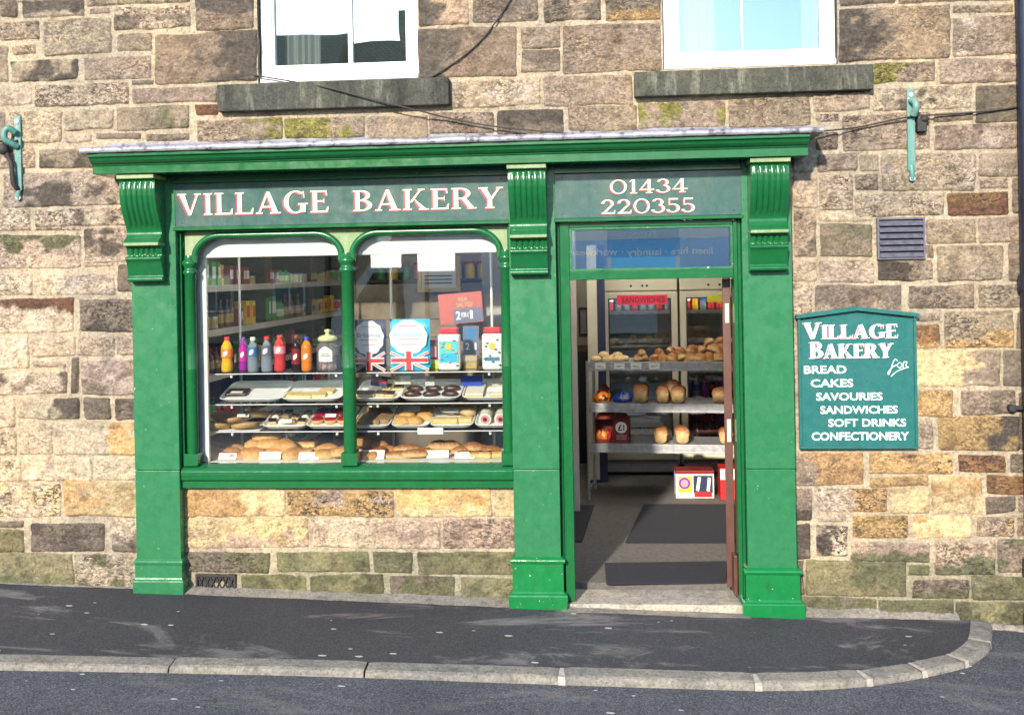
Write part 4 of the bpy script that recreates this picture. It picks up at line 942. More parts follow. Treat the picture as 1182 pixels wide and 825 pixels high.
# multipacks on the floor
def pack(pa,pb,pt,pbm,name,label,mats):
    A=onlevel(pa,pbm,FZ); B=onlevel(pb,pbm,FZ); w=(B-A).length; ang=math.atan2(B.y-A.y,B.x-A.x)
    h=onlevel(pa,pbm,FZ); a=Vector(ray(pa,pt)); tt=(A.y-CAM[1])/a.y; h=CAM[2]+a.z*tt-FZ
    t=thing(name,label,'box',(A.x,A.y,FZ)); t.rotation_euler=(0,0,ang); OFF[t.name]=Vector((0,0,0)); return t,w,h
t,w,h=pack(780.5,824.5,543,575,'drinks_multipack','white and purple drinks multipack with a yellow panel on the shop floor by the door',None)
b=MB(); b.box(0,w,0,.20,.002,h-.03); b.build('carton',M['card'],t,.003)
b=MB(); b.box(-.002,w+.002,-.002,.202,h-.029,h); b.build('dark_red_top',M['darkred'],t,.004)
b=MB(); b.box(.02,w*.43,-.004,-.0005,h*.22,h*.80); b.build('yellow_panel',M['yellow'],t)
b=MB(); b.tube([(w*.225,-.008,h*.55),(w*.225,-.0045,h*.55)],w*.15,20); b.build('purple_roundel',M['purple'],t)
b=MB(); b.tube([(w*.225,-.011,h*.55),(w*.225,-.0085,h*.55)],w*.10,16); b.build('pale_roundel',M['pinkp'],t)
b=MB(); b.box(w*.46,w-.012,-.004,-.0005,h*.2,h*.82); b.build('navy_panel',M['navy'],t)
b=MB(); b.prism([(w*.52,h*.3),(w*.60,h*.26),(w*.66,h*.76),(w*.58,h*.78)],-.007,-.0045); b.prism([(w*.80,h*.28),(w*.88,h*.26),(w*.92,h*.74),(w*.84,h*.76)],-.007,-.0045); b.build('white_flash',M['white_letter'],t)
b=MB(); b.box(w*.48,w-.02,-.0095,-.0075,h*.06,h*.24); b.build('red_band',M['redp'],t)
t,w,h=pack(832,866,540,577,'red_carton','bright red and white carton behind the open door on the shop floor',None)
b=MB(); b.box(0,w,0,.2,.002,h); b.build('carton',M['redp'],t,.003)
b=MB(); b.box(-.001,w+.001,-.004,-.0005,h-.10,h-.01); b.build('white_panel',M['card'],t)
b=MB(); b.prism([(.04,h-.085),(.07,h-.06),(.07,h-.03),(.04,h-.02)],-.007,-.0045); b.build('black_mark',M['black_paint'],t)
# ---- upright glass door fridges
FR=onlevel(742,549,FZ+.0); FY=FR.y
def fridge(pa,pb,label,open_light):
    x0=at(pa,430,FY)[0]; x1=at(pb,430,FY)[0]; w=x1-x0; t=thing('glass_door_fridge',label,'fridge',((x0+x1)/2,FY,FZ),'upright drinks fridges'); OFF[t.name]=Vector((0,0,0))
    W=w/2; H=1.99; zd0=.155; zd1=at(740,337,FY)[1]-FZ
    b=MB(); b.box(-W,-W+.04,.05,.62,.10,H); b.box(W-.04,W,.05,.62,.10,H); b.box(-W+.04,W-.04,.58,.62,.10,H); b.box(-W+.04,W-.04,.05,.58,zd1-.01,H); b.box(-W+.04,W-.04,.05,.58,.10,.16); b.build('cabinet',M['cream'],t,.004)
    b=MB(); b.box(-W+.041,-W+.05,.06,.579,.161,zd1-.011); b.box(W-.05,W-.041,.06,.579,.161,zd1-.011); b.box(-W+.051,W-.051,.57,.579,.161,zd1-.011); b.build('liner',M['liner'],t)
    b=MB(); b.box(-W,W,.0,.05,zd1+.012,H-.01); b.build('canopy',M['cream'],t,.006)
    b=MB(); 
    for k in (-.22,.08,.2): b.tube([(W*k,-.004,zd1+.06),(W*k,.0,zd1+.06)],.012,10)
    b.build('canopy_knob',M['black_paint'],t)
    fw=.062; b=MB(); b.box(-W,-W+fw,.0,.045,zd0,zd1); b.box(W-fw,W,.0,.045,zd0,zd1); b.box(-W+fw,W-fw,.0,.045,zd1-fw,zd1); b.box(-W+fw,W-fw,.0,.045,zd0,zd0+.075); d=b.build('door',M['cream'],t,.006)
    b=MB(); g=.012; b.box(-W+fw,-W+fw+g,.004,.04,zd0+.076,zd1-fw-.001); b.box(W-fw-g,W-fw,.004,.04,zd0+.076,zd1-fw-.001); b.box(-W+fw+g,W-fw-g,.004,.04,zd1-fw-g,zd1-fw-.001); b.build('gasket',M['darkgrey'],d)
    b=MB(); b.box(-W+fw,W-fw,.020,.024,zd0+.07,zd1-fw); b.build('door_glass',M['glass'],d)
    b=MB(); b.box(-W+.02,W-.02,.02,.06,.035,.14); 
    for k in range(26):
        x=-W+.05+(w-.1)*k/25; b.box(x-.005,x+.005,.012,.019,.05,.125)
    b.build('vent_grille',M['grey'],t)
    for z in (.40,.70,1.0,1.3,1.58):
        b=MB()
        for k in range(16): x=-W+.06+(w-.12)*k/15; b.tube([(x,.09,z),(x,.55,z)],.0025,4)
        for y in (.09,.3,.55): b.tube([(-W+.05,y,z-.004),(W-.05,y,z-.004)],.004,5)
        b.box(-W+.052,W-.052,.078,.084,z-.012,z+.022); b.build('wire_shelf',M['galv'],t)
    if open_light:
        b=MB(); b.box(-W+.08,W-.08,.10,.13,zd1-.055,zd1-.03); b.build('light_tube',M['tube'],t)
    return t,x0,x1,zd1
fr1,fa,fb,zd1=fridge(696,783.5,'cream glass door fridge with a pink sandwiches notice at the back of the shop',True)
fr2,fc,fd,_=fridge(786,872,'cream glass door fridge with a yellow sticker partly hidden by the open door',True)
def notice(name,label,pa,pb,ya,yb,Y,m,text=None,tm='black_ink',cat='notice'):
    x0,z0,x1,z1=pxspan(pa,pb,ya,yb,Y); t=thing(name,label,cat,((x0+x1)/2,Y,z0)); 
    b=MB(); b.box(x0,x1,Y-.002,Y,z0,z1); b.build('sheet',M[m],t)
    if text: b=MB(); addtext(b,text,x0+(x1-x0)*.10,z0+(z1-z0)*.22,x1-(x1-x0)*.06,z1-(z1-z0)*.22,Y-.0035,bold=.0); b.build('lettering',M[tm],t)
    return t
notice('sandwiches_notice','bright pink strip notice handwritten SANDWICHES on the left fridge door',712,770.5,340.5,351.5,FY-.003,'hotpink','SANDWICHES')
notice('yellow_sticker','plain yellow sticker at the top of the right fridge door',816,833.5,340,348.5,FY-.003,'lime')
def mk_bottle(liq,lab,cap,h=.235,r=.031,lp=(.42,.66),body=None):
    def mk(name):
        t=thing(name,'x','bottle',(0,0,0)); k=h/.235
        P=[(.001,.0),(r*.8,.002),(r*.98,.012),(r,.03),(r*.99,.055),(r*.86,.085),(r*.88,.095),(r,.115),(r,.155),(r*.93,.175),(r*.6,.198),(r*.42,.210),(r*.40,.217)]
        if body=='straight': P=[(.001,0),(r*.9,.002),(r,.012),(r,.15),(r*.96,.165),(r*.55,.195),(r*.42,.205),(r*.42,.215)]
        b=MB(); b.lathe([(a,z*k) for a,z in P],n=18); b.build('bottle_body',M[liq],t)
        b=MB(); b.lathe([(r*.46,.213*k),(r*.47,.216*k),(r*.47,.236*k),(.001,.2365*k)],n=14); b.build('cap',M[cap],t)
        if lab: b=MB(); z0,z1=lp; b.lathe([(r*1.015,z0*h),(r*1.02,(z0+z1)/2*h),(r*1.015,z1*h)],n=18); o=b.build('paper_label',M[lab],t)
        if h<.2351 and name=='drink_bottle' or name=='drink_bottle':
            b=MB(); zc=(z0+z1)/2*h
            for dx,dz,ra,rb in ((0,.0,.42,.10),(.25,.012,.2,.05),(-.2,-.014,.3,.04)):
                n=9; vv=[]
                for k2 in range(n):
                    a=-PI/2+(dx+ra*(k2/(n-1)-.5)*2)
                    for e in (-1,1): vv.append((r*1.032*math.cos(a),r*1.032*math.sin(a),zc+dz*k+e*rb*.12*(.3+math.sin(PI*k2/(n-1)))))
                b.add(vv,[(2*q,2*q+2,2*q+3,2*q+1) for q in range(n-1)],0,True)
            b.build('label_print',M['white_letter'],o)
        return t
    return mk
# fridge stock
stock=[Proto('fridge_bottle','bottle',mk_bottle(*a)) for a in (('cola','redp','black_paint'),('water','royal','white'),('redpop','white_letter','redp'),('grape','purple','purple'),('juice','orange','greenpk'))]
def row(fx0,fx1,z,n,kinds,label,d=.17):
    for k in range(n):
        x=fx0+.085+(fx1-fx0-.17)*k/(n-1); stock[kinds[k%len(kinds)]].put((x,FY+d,FZ+z),label,'bottles in the fridges',rs.random()*6)
row(fa,fb,1.592,8,[2,1,1],'small bottle in the row on the top shelf of the left fridge'); row(fa,fb,.174,7,[2,2,2,1,1],'small bottle in the row on the floor of the left fridge')
for z,ks,nm in ((1.592,[2,4,1,2],'top'),(1.012,[1,1,1],'second'),(.712,[3,1,3,0],'third'),(.412,[0,3,0],'fourth'),(.174,[0,2,0],'bottom')): row(fc,fd,z,8,ks,'small bottle in the row on the %s shelf of the right fridge'%nm)
# cream cupboard beside the fridges
xa=at(679,430,FY-.35)[0]; xb=at(690.5,430,FY-.35)[0]
cb=thing('tall_cupboard','tall narrow cream cupboard with gap shade painted navy at its side, left of the fridges','cupboard',(xa,FY-.35,FZ))
b=MB(); b.box(xa,xb,FY-.35,FY-.33,FZ+.03,2.3); b.build('front_panel',M['cream'],cb,.004)
b=MB(); b.box(xa,xb+.075,FY-.329,FY+.3,FZ+.001,2.3); b.build('body',M['navy'],cb,.003)  # navy colour paints the shade of the gap beside the fridge
# dim passage and picture on the back wall, left of the doorway
xp0,zp0,xp1,zp1=pxspan(668,679,355,388,IY1-.02); fp=thing('dark_picture','small dark framed picture on the dim back wall behind the doorway','picture',((xp0+xp1)/2,IY1-.02,zp0))
b=MB(); b.box(xp0,xp1,IY1-.03,IY1-.001,zp0,zp1); b.build('frame',M['black_paint'],fp,.004); b=MB(); b.box(xp0+.02,xp1-.02,IY1-.033,IY1-.0305,zp0+.03,zp1-.03); b.build('print',M['grey'],fp)
dx0=at(657,430,4.4)[0]-.5; dx1=at(679,430,4.4)[0]
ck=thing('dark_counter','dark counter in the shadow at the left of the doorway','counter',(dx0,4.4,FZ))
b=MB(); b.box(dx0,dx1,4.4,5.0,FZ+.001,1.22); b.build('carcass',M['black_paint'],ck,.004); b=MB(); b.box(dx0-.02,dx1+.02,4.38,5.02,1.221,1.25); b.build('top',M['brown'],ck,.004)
xx=at(662.5,430,2.2)[0]; ps=thing('post','pale grey timber post just inside the left door jamb','post',(xx,2.2,FZ)); b=MB(); b.box(xx-.03,xx+.03,2.2,2.26,FZ+.001,2.855); b.build('shaft',M['offwhite'],ps,.004)
# menu poster behind the transom
x0,z0,x1,z1=pxspan(706,779,250,309,.35)
mp=thing('menu_poster','blue framed menu poster hung behind the glass over the doorway','poster',((x0+x1)/2,.35,z0))
b=MB(); b.box(x0,x1,.352,.356,z0,z1+.1); b.build('upper_sheet',M['poster_lilac'],mp)
b=MB(); zz=at(742,281,.35)[1]; b.box(x0,x1,.348,.3515,z0+.005,zz); b.build('blue_sheet',M['poster_blue'],mp)
b=MB(); b.box(x0-.03,x0-.001,.345,.37,z0-.03,z1+.1); b.box(x1+.001,x1+.03,.345,.37,z0-.03,z1+.1); b.box(x0-.001,x1+.001,.345,.37,z0-.03,z0-.001); b.build('wooden_frame',M['tanbox'],mp,.003)
def pt(body,xa,xb,ya,yb,Y,m,bold=.01):
    X0,Z0,X1,Z1=pxspan(xa,xb,ya,yb,Y); b=MB(); addtext(b,body,X0,Z0,X1,Z1,Y-.001,bold=bold); return b
pt('HOT CHOCOLATE',712,758,268,273,.350,0).build('white_lettering',M['white_letter'],mp); pt('SANDWICHES',711,756,284.5,291,.347,0).build('teal_lettering',M['teal_txt'],mp)
# ------------------------------------------------------------------ window display
SY0,SY1=.13,.58
SZ=[at(310,430.5,SY0)[1],at(310,466.,SY0)[1],at(310,497.5,SY0)[1],.868]
ds=thing('display_stand','three tier glass shelf stand on thin chrome poles behind the shop window','display stand',(-1.05,.3,.866)); OFF[ds.name]=Vector((0,0,0))
ds.location=(0,0,0)
for i,z in enumerate(SZ[:3]):
    for a,c in ((-2.0,-1.055),(-1.035,-.06)):
        b=MB(); b.box(a,c,SY0,SY1,z-.008,z); o=b.build('glass_shelf',M['glass_shelf'],ds,.001)
        b=MB(); b.box(a,c,SY0-.003,SY0-.0005,z-.007,z-.001); b.build('bright_edge',M['white'],o)
        b=MB()
        for x in (a+.15,c-.10): b.tube([(x,SY0+.02,z-.03),(x,SY0+.02,z-.009)],.009,8)
        b.build('shelf_peg',M['white'],o)
for px in (277,399.5,452,568):
    x=at(px,380,SY1+.01)[0]
    b=MB(); b.tube([(x,SY1+.012,.867),(x,SY1+.012,2.40)],.009,10); b.build('pole',M['white'],ds)
def dX(px,Y=.22,y=450): return at(px,y,Y)[0]
# bottles on the top shelf
def onebottle(px,Y,label,*a,**k):
    t=mk_bottle(*a,**k)('drink_bottle'); t['label']=label; t['category']='bottle'; t['group']='drinks on the top glass shelf'; t.location=(dX(px,Y,410),Y,SZ[0]+.001); return t
onebottle(262,.20,'bright orange squash bottle with a reddish cap, first on the top window shelf','juice','orange','redp',h=.232,r=0.038)
onebottle(281,.26,'magenta and purple bottle with a lilac cap beside the orange squash','grape','magenta','purple',h=.225,r=0.029,lp=(.3,.7))
onebottle(292,.20,'clear water bottle with a pale green cap','water','ink_blue','white',h=.228,r=0.036,lp=(.45,.72),body='straight')
onebottle(308,.20,'clear water bottle with a red and white cap','water','slateink','redp',h=.232,r=0.037,lp=(.45,.75),body='straight')
onebottle(323,.20,'red pop bottle with a red cap','redpop','pinkp','redp',h=.240,r=0.038,lp=(.5,.7))
onebottle(342,.24,'dark cherry cola bottle with a dark red cap','cola','darkred','darkred',h=.238,r=0.032,lp=(.2,.62))
onebottle(354,.20,'orange pop bottle with a royal blue cap','orangepop','orange','royal',h=.226,r=0.035,lp=(.3,.6))
t=thing('sweet_jar','wide glass sweet jar with a pale green lid and white label','jar',(0,0,0)); X=dX(378.5,.24,410); Z=SZ[0]+.001
b=MB(); b.lathe([(.001,0),(.068,.002),(.074,.015),(.074,.155),(.066,.175),(.052,.188),(.052,.195)],(X,.24,Z),24); b.build('jar_body',M['clearpl'],t)
b=MB(); b.lathe([(.001,.193),(.060,.194),(.064,.205),(.064,.216),(.05,.228),(.016,.236),(.014,.25),(.022,.258),(.020,.27),(.001,.274)],(X,.24,Z),24); b.build('jar_lid',plain('pale_green_lid',(.55,.58,.30),.4),t)
b=MB(); v=[];
for k in range(9):
    a=-PI/2+(k-4)*.16; 
    for z in (.065,.165-.004*abs(k-4)**1.5): v.append((X+.0755*math.cos(a),.24+.0755*math.sin(a),Z+z))
b.add(v,[(2*k,2*k+2,2*k+3,2*k+1) for k in range(8)],0,True); o=b.build('jar_label',M['card'],t)
b=MB()
for k,(z,w) in enumerate(((.115,.05),(.10,.06))): b.box(X-w/2,X+w/2,.1625,.1632,Z+z,Z+z+.006)
b.build('label_script',M['grey'],o)
for i in range(22):
    b=MB(); v,f=blob(.014,.014,.016,8,6,seed=i); a=rs.random()*6.28; r=.05*math.sqrt(rs.random()); b.add([(p+X+r*math.cos(a),q+.24+r*math.sin(a)*.8,s+Z+.004+.035*rs.random()) for p,q,s in v],f,0,True); b.build('sweet',M[['pinkp','creamfood','redp'][i%3]],t)
# flag printed sweet bags
def flagbag(pa,pb,ya,yb,Y,label,base,blue,txt,half=False):
    x0,z0,x1,z1=pxspan(pa,pb,ya,yb,Y); z0=SZ[0]+.002; w=x1-x0; h=z1-z0
    t=thing('flag_sweet_bag',label,'sweet bag',((x0+x1)/2,Y,z0),'flag printed sweet bags'); 
    b=MB(); N=14; v=[];f=[]
    for j in range(N+1):
        for i in range(N+1):
            u,q=i/N,j/N; bul=.028*math.sin(PI*min(1,q*1.15))**.6*math.sin(PI*u)**.5 if 0<u<1 else 0
            v.append((x0+w*u,Y-bul*.999,z0+h*q))
    f=[(j*(N+1)+i,j*(N+1)+i+1,(j+1)*(N+1)+i+1,(j+1)*(N+1)+i) for j in range(N) for i in range(N)]
    b.add(v,f,0,True); nb=len(v); b.add([(p[0],Y+.02*(1-abs(2*((p[0]-x0)/w)-1))*math.sin(PI*min(1,(p[2]-z0)/h)),p[2]) for p in v],f,0,True)
    b.build('bag',M[blue],t)
    Yp=Y-.0305; b=MB()
    def E(cx,cz,rx,rz,y,n=26,s=.0): return [(cx+rx*(1+s*math.sin(11*2*PI*k/n))*math.cos(2*PI*k/n),cz+rz*(1+s*math.sin(11*2*PI*k/n))*math.sin(2*PI*k/n)) for k in range(n)]
    cx=x0+w*.48; fz=.37*h
    b=MB(); b.prism(E(cx,z0+h*.65,w*.47,h*.335,0,44,.03),Yp,Yp+.004); b.build('white_oval',M['card'],t)
    b=MB()   # the flag: white diagonals and cross, red cross
    for a,c in (((.02,.02),(.98,.98)),((.02,.98),(.98,.02))):
        p=Vector((x0+w*a[0],z0+fz*a[1])); q=Vector((x0+w*c[0],z0+fz*c[1])); d=(q-p).normalized(); nrm_=Vector((-d.y,d.x))*h*.028
        b.prism([tuple(p-nrm_),tuple(q-nrm_),tuple(q+nrm_),tuple(p+nrm_)],Yp+.0012*(a[1]<.5),Yp+.005)
    b.box(x0+.01,x1-.01,Yp-.001,Yp+.0049,z0+fz*.38,z0+fz*.72); b.box(cx-w*.10,cx+w*.10,Yp-.0016,Yp+.0049,z0+.005,z0+fz*1.05); b.build('white_cross',M['card'],t)
    b=MB()
    for a,c in (((.02,.02),(.98,.98)),((.02,.98),(.98,.02))):
        p=Vector((x0+w*a[0],z0+fz*a[1])); q=Vector((x0+w*c[0],z0+fz*c[1])); d=(q-p).normalized(); nrm_=Vector((-d.y,d.x))*h*.009
        b.prism([tuple(p-nrm_),tuple(q-nrm_),tuple(q+nrm_),tuple(p+nrm_)],Yp-.0006,Yp+.004)
    b.box(x0+.012,x1-.012,Yp-.0032,Yp-.0018,z0+fz*.46,z0+fz*.65); b.box(cx-w*.062,cx+w*.062,Yp-.0045,Yp-.0033,z0+.006,z0+fz*1.02); b.build('red_cross',M['redp'],t)
    b=MB(); addtext(b,'Britannia',cx-w*.36,z0+h*.66,cx+w*.36,z0+h*.75,Yp-.001); b.build('bag_lettering',M[txt],t)
    b=MB()
    for k,(q,ww) in enumerate(((.86,.24),(.60,.28),(.50,.2))): b.box(cx-w*ww,cx+w*ww,Yp-.001,Yp-.0003,z0+h*q,z0+h*(q+.022))
    b.build('small_print',M['pinkp'],t); return t
flagbag(409,446,369,431,.20,'sweet bag with a union flag and navy print behind the window mullion','b','navy','slateink')
flagbag(450.5,496.5,368,431,.20,'sweet bag with a union flag and bright turquoise print','b','cyan','teal_txt')
def tub(pc,Y,label,pan,w=.145):
    X=dX(pc,Y,410); Z=SZ[0]+.001; t=thing('sweet_tub',label,'sweet tub',(X,Y,Z),'red lidded sweet tubs'); W=w/2
    b=MB(); b.box(X-W,X+W,Y-.04,Y+.04,Z,Z+.235); b.build('tub_body',M['card'],t,.02,3)
    b=MB(); b.box(X-W*.82,X+W*.82,Y-.036,Y+.036,Z+.236,Z+.275); b.build('lid',M['redp'],t,.008)
    b=MB(); b.box(X-W*.85,X+W*.85,Y-.0425,Y-.0405,Z+.05,Z+.19); b.build('front_label',M['teal_txt' if pan else 'card'],t,.001)
    b=MB(); b.box(X-W*.7,X+W*.7,Y-.0445,Y-.043,Z+.06,Z+(.11 if pan else .085)); b.build('label_band',M['cyan' if pan else 'ink_blue'],t)
    b=MB()
    for i in range(9):
        a=i*.7; b.lathe([(.001,0),(.010,.002),(.010,.008),(.001,.010)],(X+W*.72*math.cos(a*2.1),Y-.046,Z+.03+.02*i),8)
    b.build('sweet_picture',M['pinkp' if pan else 'greenpk'],t)
    b=MB(); b.tube([(X,Y-.047,Z+.155),(X,Y-.043,Z+.155)],.022,14); b.build('yellow_emblem',M['yellow'],t); return t
tub(519,.20,'sweet tub with a red lid and turquoise label beside the flag bag',True); tub(569,.20,'white sweet tub with a red lid at the right end of the top window shelf',False,.135)
t=thing('red_sweet_box','small red and white box tucked behind the turquoise sweet tub','box',(dX(500,.28),.28,SZ[0])); X=dX(501,.30,410); Z=SZ[0]+.001
b=MB(); b.box(X-.028,X+.028,.28,.34,Z+.062,Z+.19); b.build('carton',M['darkred'],t,.003); b=MB(); b.box(X-.02,X+.02,.277,.2795,Z+.08,Z+.15); b.build('panel',M['pinkp'],t); b=MB(); b.box(X-.03,X+.03,.276,.345,Z,Z+.06); b.build('yellow_base',M['lime'],t,.003)
t=thing('ochre_box','plain ochre cardboard box between the two red lidded tubs','box',(dX(543,.3),.3,SZ[0])); X=dX(543,.3,410)
b=MB(); b.box(X-.045,X+.045,.27,.35,Z,Z+.085); b.build('carton',M['ochre'],t,.004); b=MB(); b.box(X-.046,X+.046,.262,.2695,Z+.05,Z+.083); b.build('flap',M['tanbox'],t,.001)
def poster(name,label,pa,pb,ya,yb,Y,m,rz,lines,panel=None):
    x0,z0,x1,z1=pxspan(pa,pb,ya,yb,Y); cx=(x0+x1)/2; cz=(z0+z1)/2
    t=thing(name,label,'poster',(cx,Y,cz)); t.rotation_euler=(0,rz,0); OFF[t.name]=Vector((0,0,0)); w=(x1-x0)/2; h=(z1-z0)/2
    b=MB(); b.box(-w,w,0,.003,-h,h); b.build('sheet',M[m],t)
    if panel: b=MB(); a=panel; b.box(a[0]*w,a[1]*w,-.001,-.0002,a[2]*h,a[3]*h); b.build('panel',M[a[4]],t)
    for body,xa,xb,za,zb,c in lines: b=MB(); addtext(b,body,xa*w,za*h,xb*w,zb*h,-.0025,bold=.02); b.build('lettering',M[c],t)
    return t
poster('offer_poster','faded red and navy poster offering two for one pound, tilted above the sweet tubs',507,557,338,373,.50,'redfade',R(-4),[('SEA',-.1,.35,.45,.72,'tanbox'),('SALTED',-.2,.55,.08,.38,'tanbox'),('2',-.25,-.05,-.75,-.2,'white_letter'),('1',.40,.52,-.75,-.2,'white_letter'),('FOR £',-.0,.34,-.62,-.3,'white_letter')],(-.35,.98,-.95,-.05,'slateink'))
poster('small_offer_poster','small dark blue poster hanging between the red lidded tubs',534.5,553,376,410,.45,'slateink',0,[('2',-.7,-.2,-.62,-.15,'white_letter'),('1',.45,.68,-.62,-.15,'white_letter')],(-.7,.6,.1,.85,'ink_blue'))
poster('flag_card','small union flag card leaning below the top window shelf',428,447,433.5,446,.30,'navy',R(8),[],(-1,1,-.25,.25,'redp'))
notice('blank_card','cream blank card hanging below the turquoise flag bag',455.5,474,433.5,443.5,.30,'cream')
notice('blank_card','small grey square card below the top window shelf, centre of the right pane',490.5,501.5,434,445,.30,'offwhite')
notice('blue_card','navy card below the top window shelf near the right end of the window',532,557,433.5,445,.32,'royal',None)
# trays and what lies in them
def mk_tray(w,d):
    def mk(name):
        b=MB(); loops=[(1.,.0),(1.,.024),(.965,.026),(.93,.012),(.90,.006)]; n=32; v=[];f=[]
        for s,z in loops:
            for k in range(n):
                a=2*PI*k/n; c=math.copysign(abs(math.cos(a))**.28,math.cos(a)); q=math.copysign(abs(math.sin(a))**.28,math.sin(a))
                sx=w/2-(1-s)*.5*.4; sy=d/2-(1-s)*.5*.4
                tz=.88 if z==0 else 1
                v.append((sx*c*tz,sy*q*tz,z))
        for i in range(len(loops)-1):
            for k in range(n): j=(k+1)%n; f.append((i*n+k,i*n+j,(i+1)*n+j,(i+1)*n+k))
        f+=[tuple(range(n-1,-1,-1)),tuple((len(loops)-1)*n+k for k in range(n))]
        b.add(v,f,0,False); o=b.build(name,M['tray']); return o
    return mk
TD=.36; TILT=R(14)
def tray(pa,pb,sh,label):
    Y=SY0+.02+TD/2; x0=dX(pa,SY0,465 if sh==1 else 495); x1=dX(pb,SY0,465 if sh==1 else 495); w=x1-x0-.006; X=(x0+x1)/2
    t=mk_tray(w,TD)('cake_tray'); tag(t,label,'tray','white cake trays on the glass shelves'); t.location=(X,Y,SZ[sh]+.047); t.rotation_euler=(TILT,0,0)
    def spot(u,v): return (X+u*w/2,Y+v*TD/2*math.cos(TILT),SZ[sh]+.047+.008+v*TD/2*math.sin(TILT))
    spot.w=w; return spot
def slab(w,d,h,m,top=None,bev=.006):
    def mk(name):
        b=MB(); b.box(-w/2,w/2,-d/2,d/2,0,h); o=b.build(name,M[m],None,bev,2)
        if top: c=MB(); c.box(-w/2-.001,w/2+.001,-d/2-.001,d/2+.001,h*.75,h+.003); c.build('icing',M[top],o,.003)
        return o
    return mk
GC='cakes laid out in the window trays'
s=tray(248,324.5,1,'nearly empty white tray with one chocolate slab, left end of the middle glass shelf')
CH=Proto('chocolate_slab','cake',slab(.145,.11,.02,'choc')); CH.put(s(-.58,-.15),'flat chocolate slab alone in the left tray of the middle glass shelf',GC,.05,1,TILT)
tk=Proto('price_card','price card',lambda n:(lambda b:b.build(n,M['card']))(MB().box(-.045,.045,-.001,.001,0,.032)))
def ticket(p,label,sc=1.,rx=R(-35),rz=0): tk.put(p,label,'white price cards in the window',rz,sc,rx)
p=s(-.55,-.35); ticket((p[0],p[1]-.02,p[2]+.02),'white price card lying on the chocolate slab',.9,R(-75))
s=tray(320.5,393,1,'white tray of pale flapjacks, second on the middle glass shelf')
FJ=Proto('pale_flapjack','cake',slab(.10,.07,.016,'icing','sponge'))
for u,v in ((-.65,-.45),(-.25,-.5),(.15,-.45),(.35,-.1)): FJ.put(s(u,v),'pale yellow flapjack in the second tray of the middle glass shelf',GC,rs.uniform(-.2,.2),1,TILT)
s=tray(405,461,1,'white tray of small chocolate cakes right of the window mullion')
CC_=Proto('chocolate_cake','cake',slab(.062,.05,.028,'sponge','choc',.008))
for u,v in ((-.35,-.5),(.1,-.5),(.5,-.55),(.2,.2),(.75,.1),(-.75,-.5)): CC_.put(s(u,v),'small square cake with a chocolate top right of the window mullion',GC,rs.uniform(-.3,.3),1,TILT)
s=tray(459,531,1,'white tray of long chocolate eclairs in the middle of the right window pane')
EC=Proto('chocolate_eclair','cake',lambda n:(lambda b,vf:b.add(vf[0],vf[1],0,True).build(n,M['choc']))(MB(),blob(.058,.025,.035,seed=2)))
for u in (-.62,0,.62):
    for v in (-.5,.05): EC.put(s(u,v),'long chocolate eclair in the tray of six',GC,rs.uniform(-.15,.15),1,TILT)
s=tray(531,590,1,'white tray of pale iced slices at the right end of the middle glass shelf')
IS=Proto('iced_slice','cake',slab(.115,.25,.025,'sponge','creamfood'))
for u in (-.5,.5): IS.put(s(u,-.1),'large pale iced slice at the right end of the middle glass shelf',GC,rs.uniform(-.05,.05),1,TILT)
p=s(.3,-.6); ticket((p[0],p[1],p[2]+.03),'white price card on the pale iced slices',1.1,R(-60))
# lower glass shelf
PIE=Proto('flat_pie','pie',lambda n:MB().lathe([(.001,0),(.07,.0),(.088,.018),(.092,.030),(.086,.034),(.05,.038),(.001,.036)],n=26).build(n,M['pie']))
for px,Y,dz,sc,l in ((250,.20,.006,1,'front left'),(284,.20,.006,1.05,'front right'),(257,.42,.045,.9,'back left'),(269,.33,.028,.9,'middle'),(299,.42,.05,1.1,'back right')):
    PIE.put((dX(px,Y,490),Y,SZ[2]+dz),'round golden pie on the lower glass shelf, %s of the five'%l,'round pies on the lower glass shelf',rs.random()*6,sc,R(10))
b=MB(); x=dX(268,.35); b.box(dX(233,.16,490),dX(300,.16,490),.15,.55,SZ[2]+.0005,SZ[2]+.005); tag(b.build('paper_liner',M['card']),'thin white paper under the round pies','paper')
ticket((dX(280,.3,480),.30,SZ[2]+.07),'white price card standing among the round pies',.9,R(-50))
s=tray(299,353,2,'white tray of chocolate and cream bites on the lower glass shelf')
CB=Proto('chocolate_bite','cake',slab(.05,.05,.028,'sponge','choc',.01)); CW=Proto('cream_bite','cake',simple('creamfood',.028,.028,.03,n=12,m=7,seed=3)); TB=Proto('toffee_bite','cake',slab(.05,.045,.03,'toffee',None,.01))
for i in range(4):
    for j in range(3):
        k=(i+j)%3; [CB,CW,TB][k].put(s(-.66+.44*i,-.5+.42*j),['dark chocolate bite','round cream bite','brown toffee bite'][k]+' in the mixed tray on the lower glass shelf',GC,rs.uniform(-.3,.3),1,TILT)
p=s(0,-.75); ticket((p[0],p[1],p[2]+.02),'white price card in front of the chocolate and cream bites',.9,R(-40))
s=tray(350,403,2,'white tray of glossy red jam tarts beside the window mullion')
JT=Proto('jam_tart','tart',lambda n:(lambda o:(MB().lathe([(.001,.029),(.028,.027),(.036,.020)],n=16).build('jam',M['jam'],o),o)[1])(MB().lathe([(.001,0),(.03,0),(.041,.024),(.036,.022),(.034,.016),(.001,.015)],n=16).build(n,M['pie'])))
for i in range(3):
    for j in range(3): JT.put(s(-.58+.58*i,-.45+.44*j),'glossy red jam tart in the tray of jam tarts',GC,0,(1.15,1.1,1.3),TILT)
p=s(0,-.5); ticket((p[0],p[1],p[2]+.04),'white price card on the jam tarts',.8,R(-40))
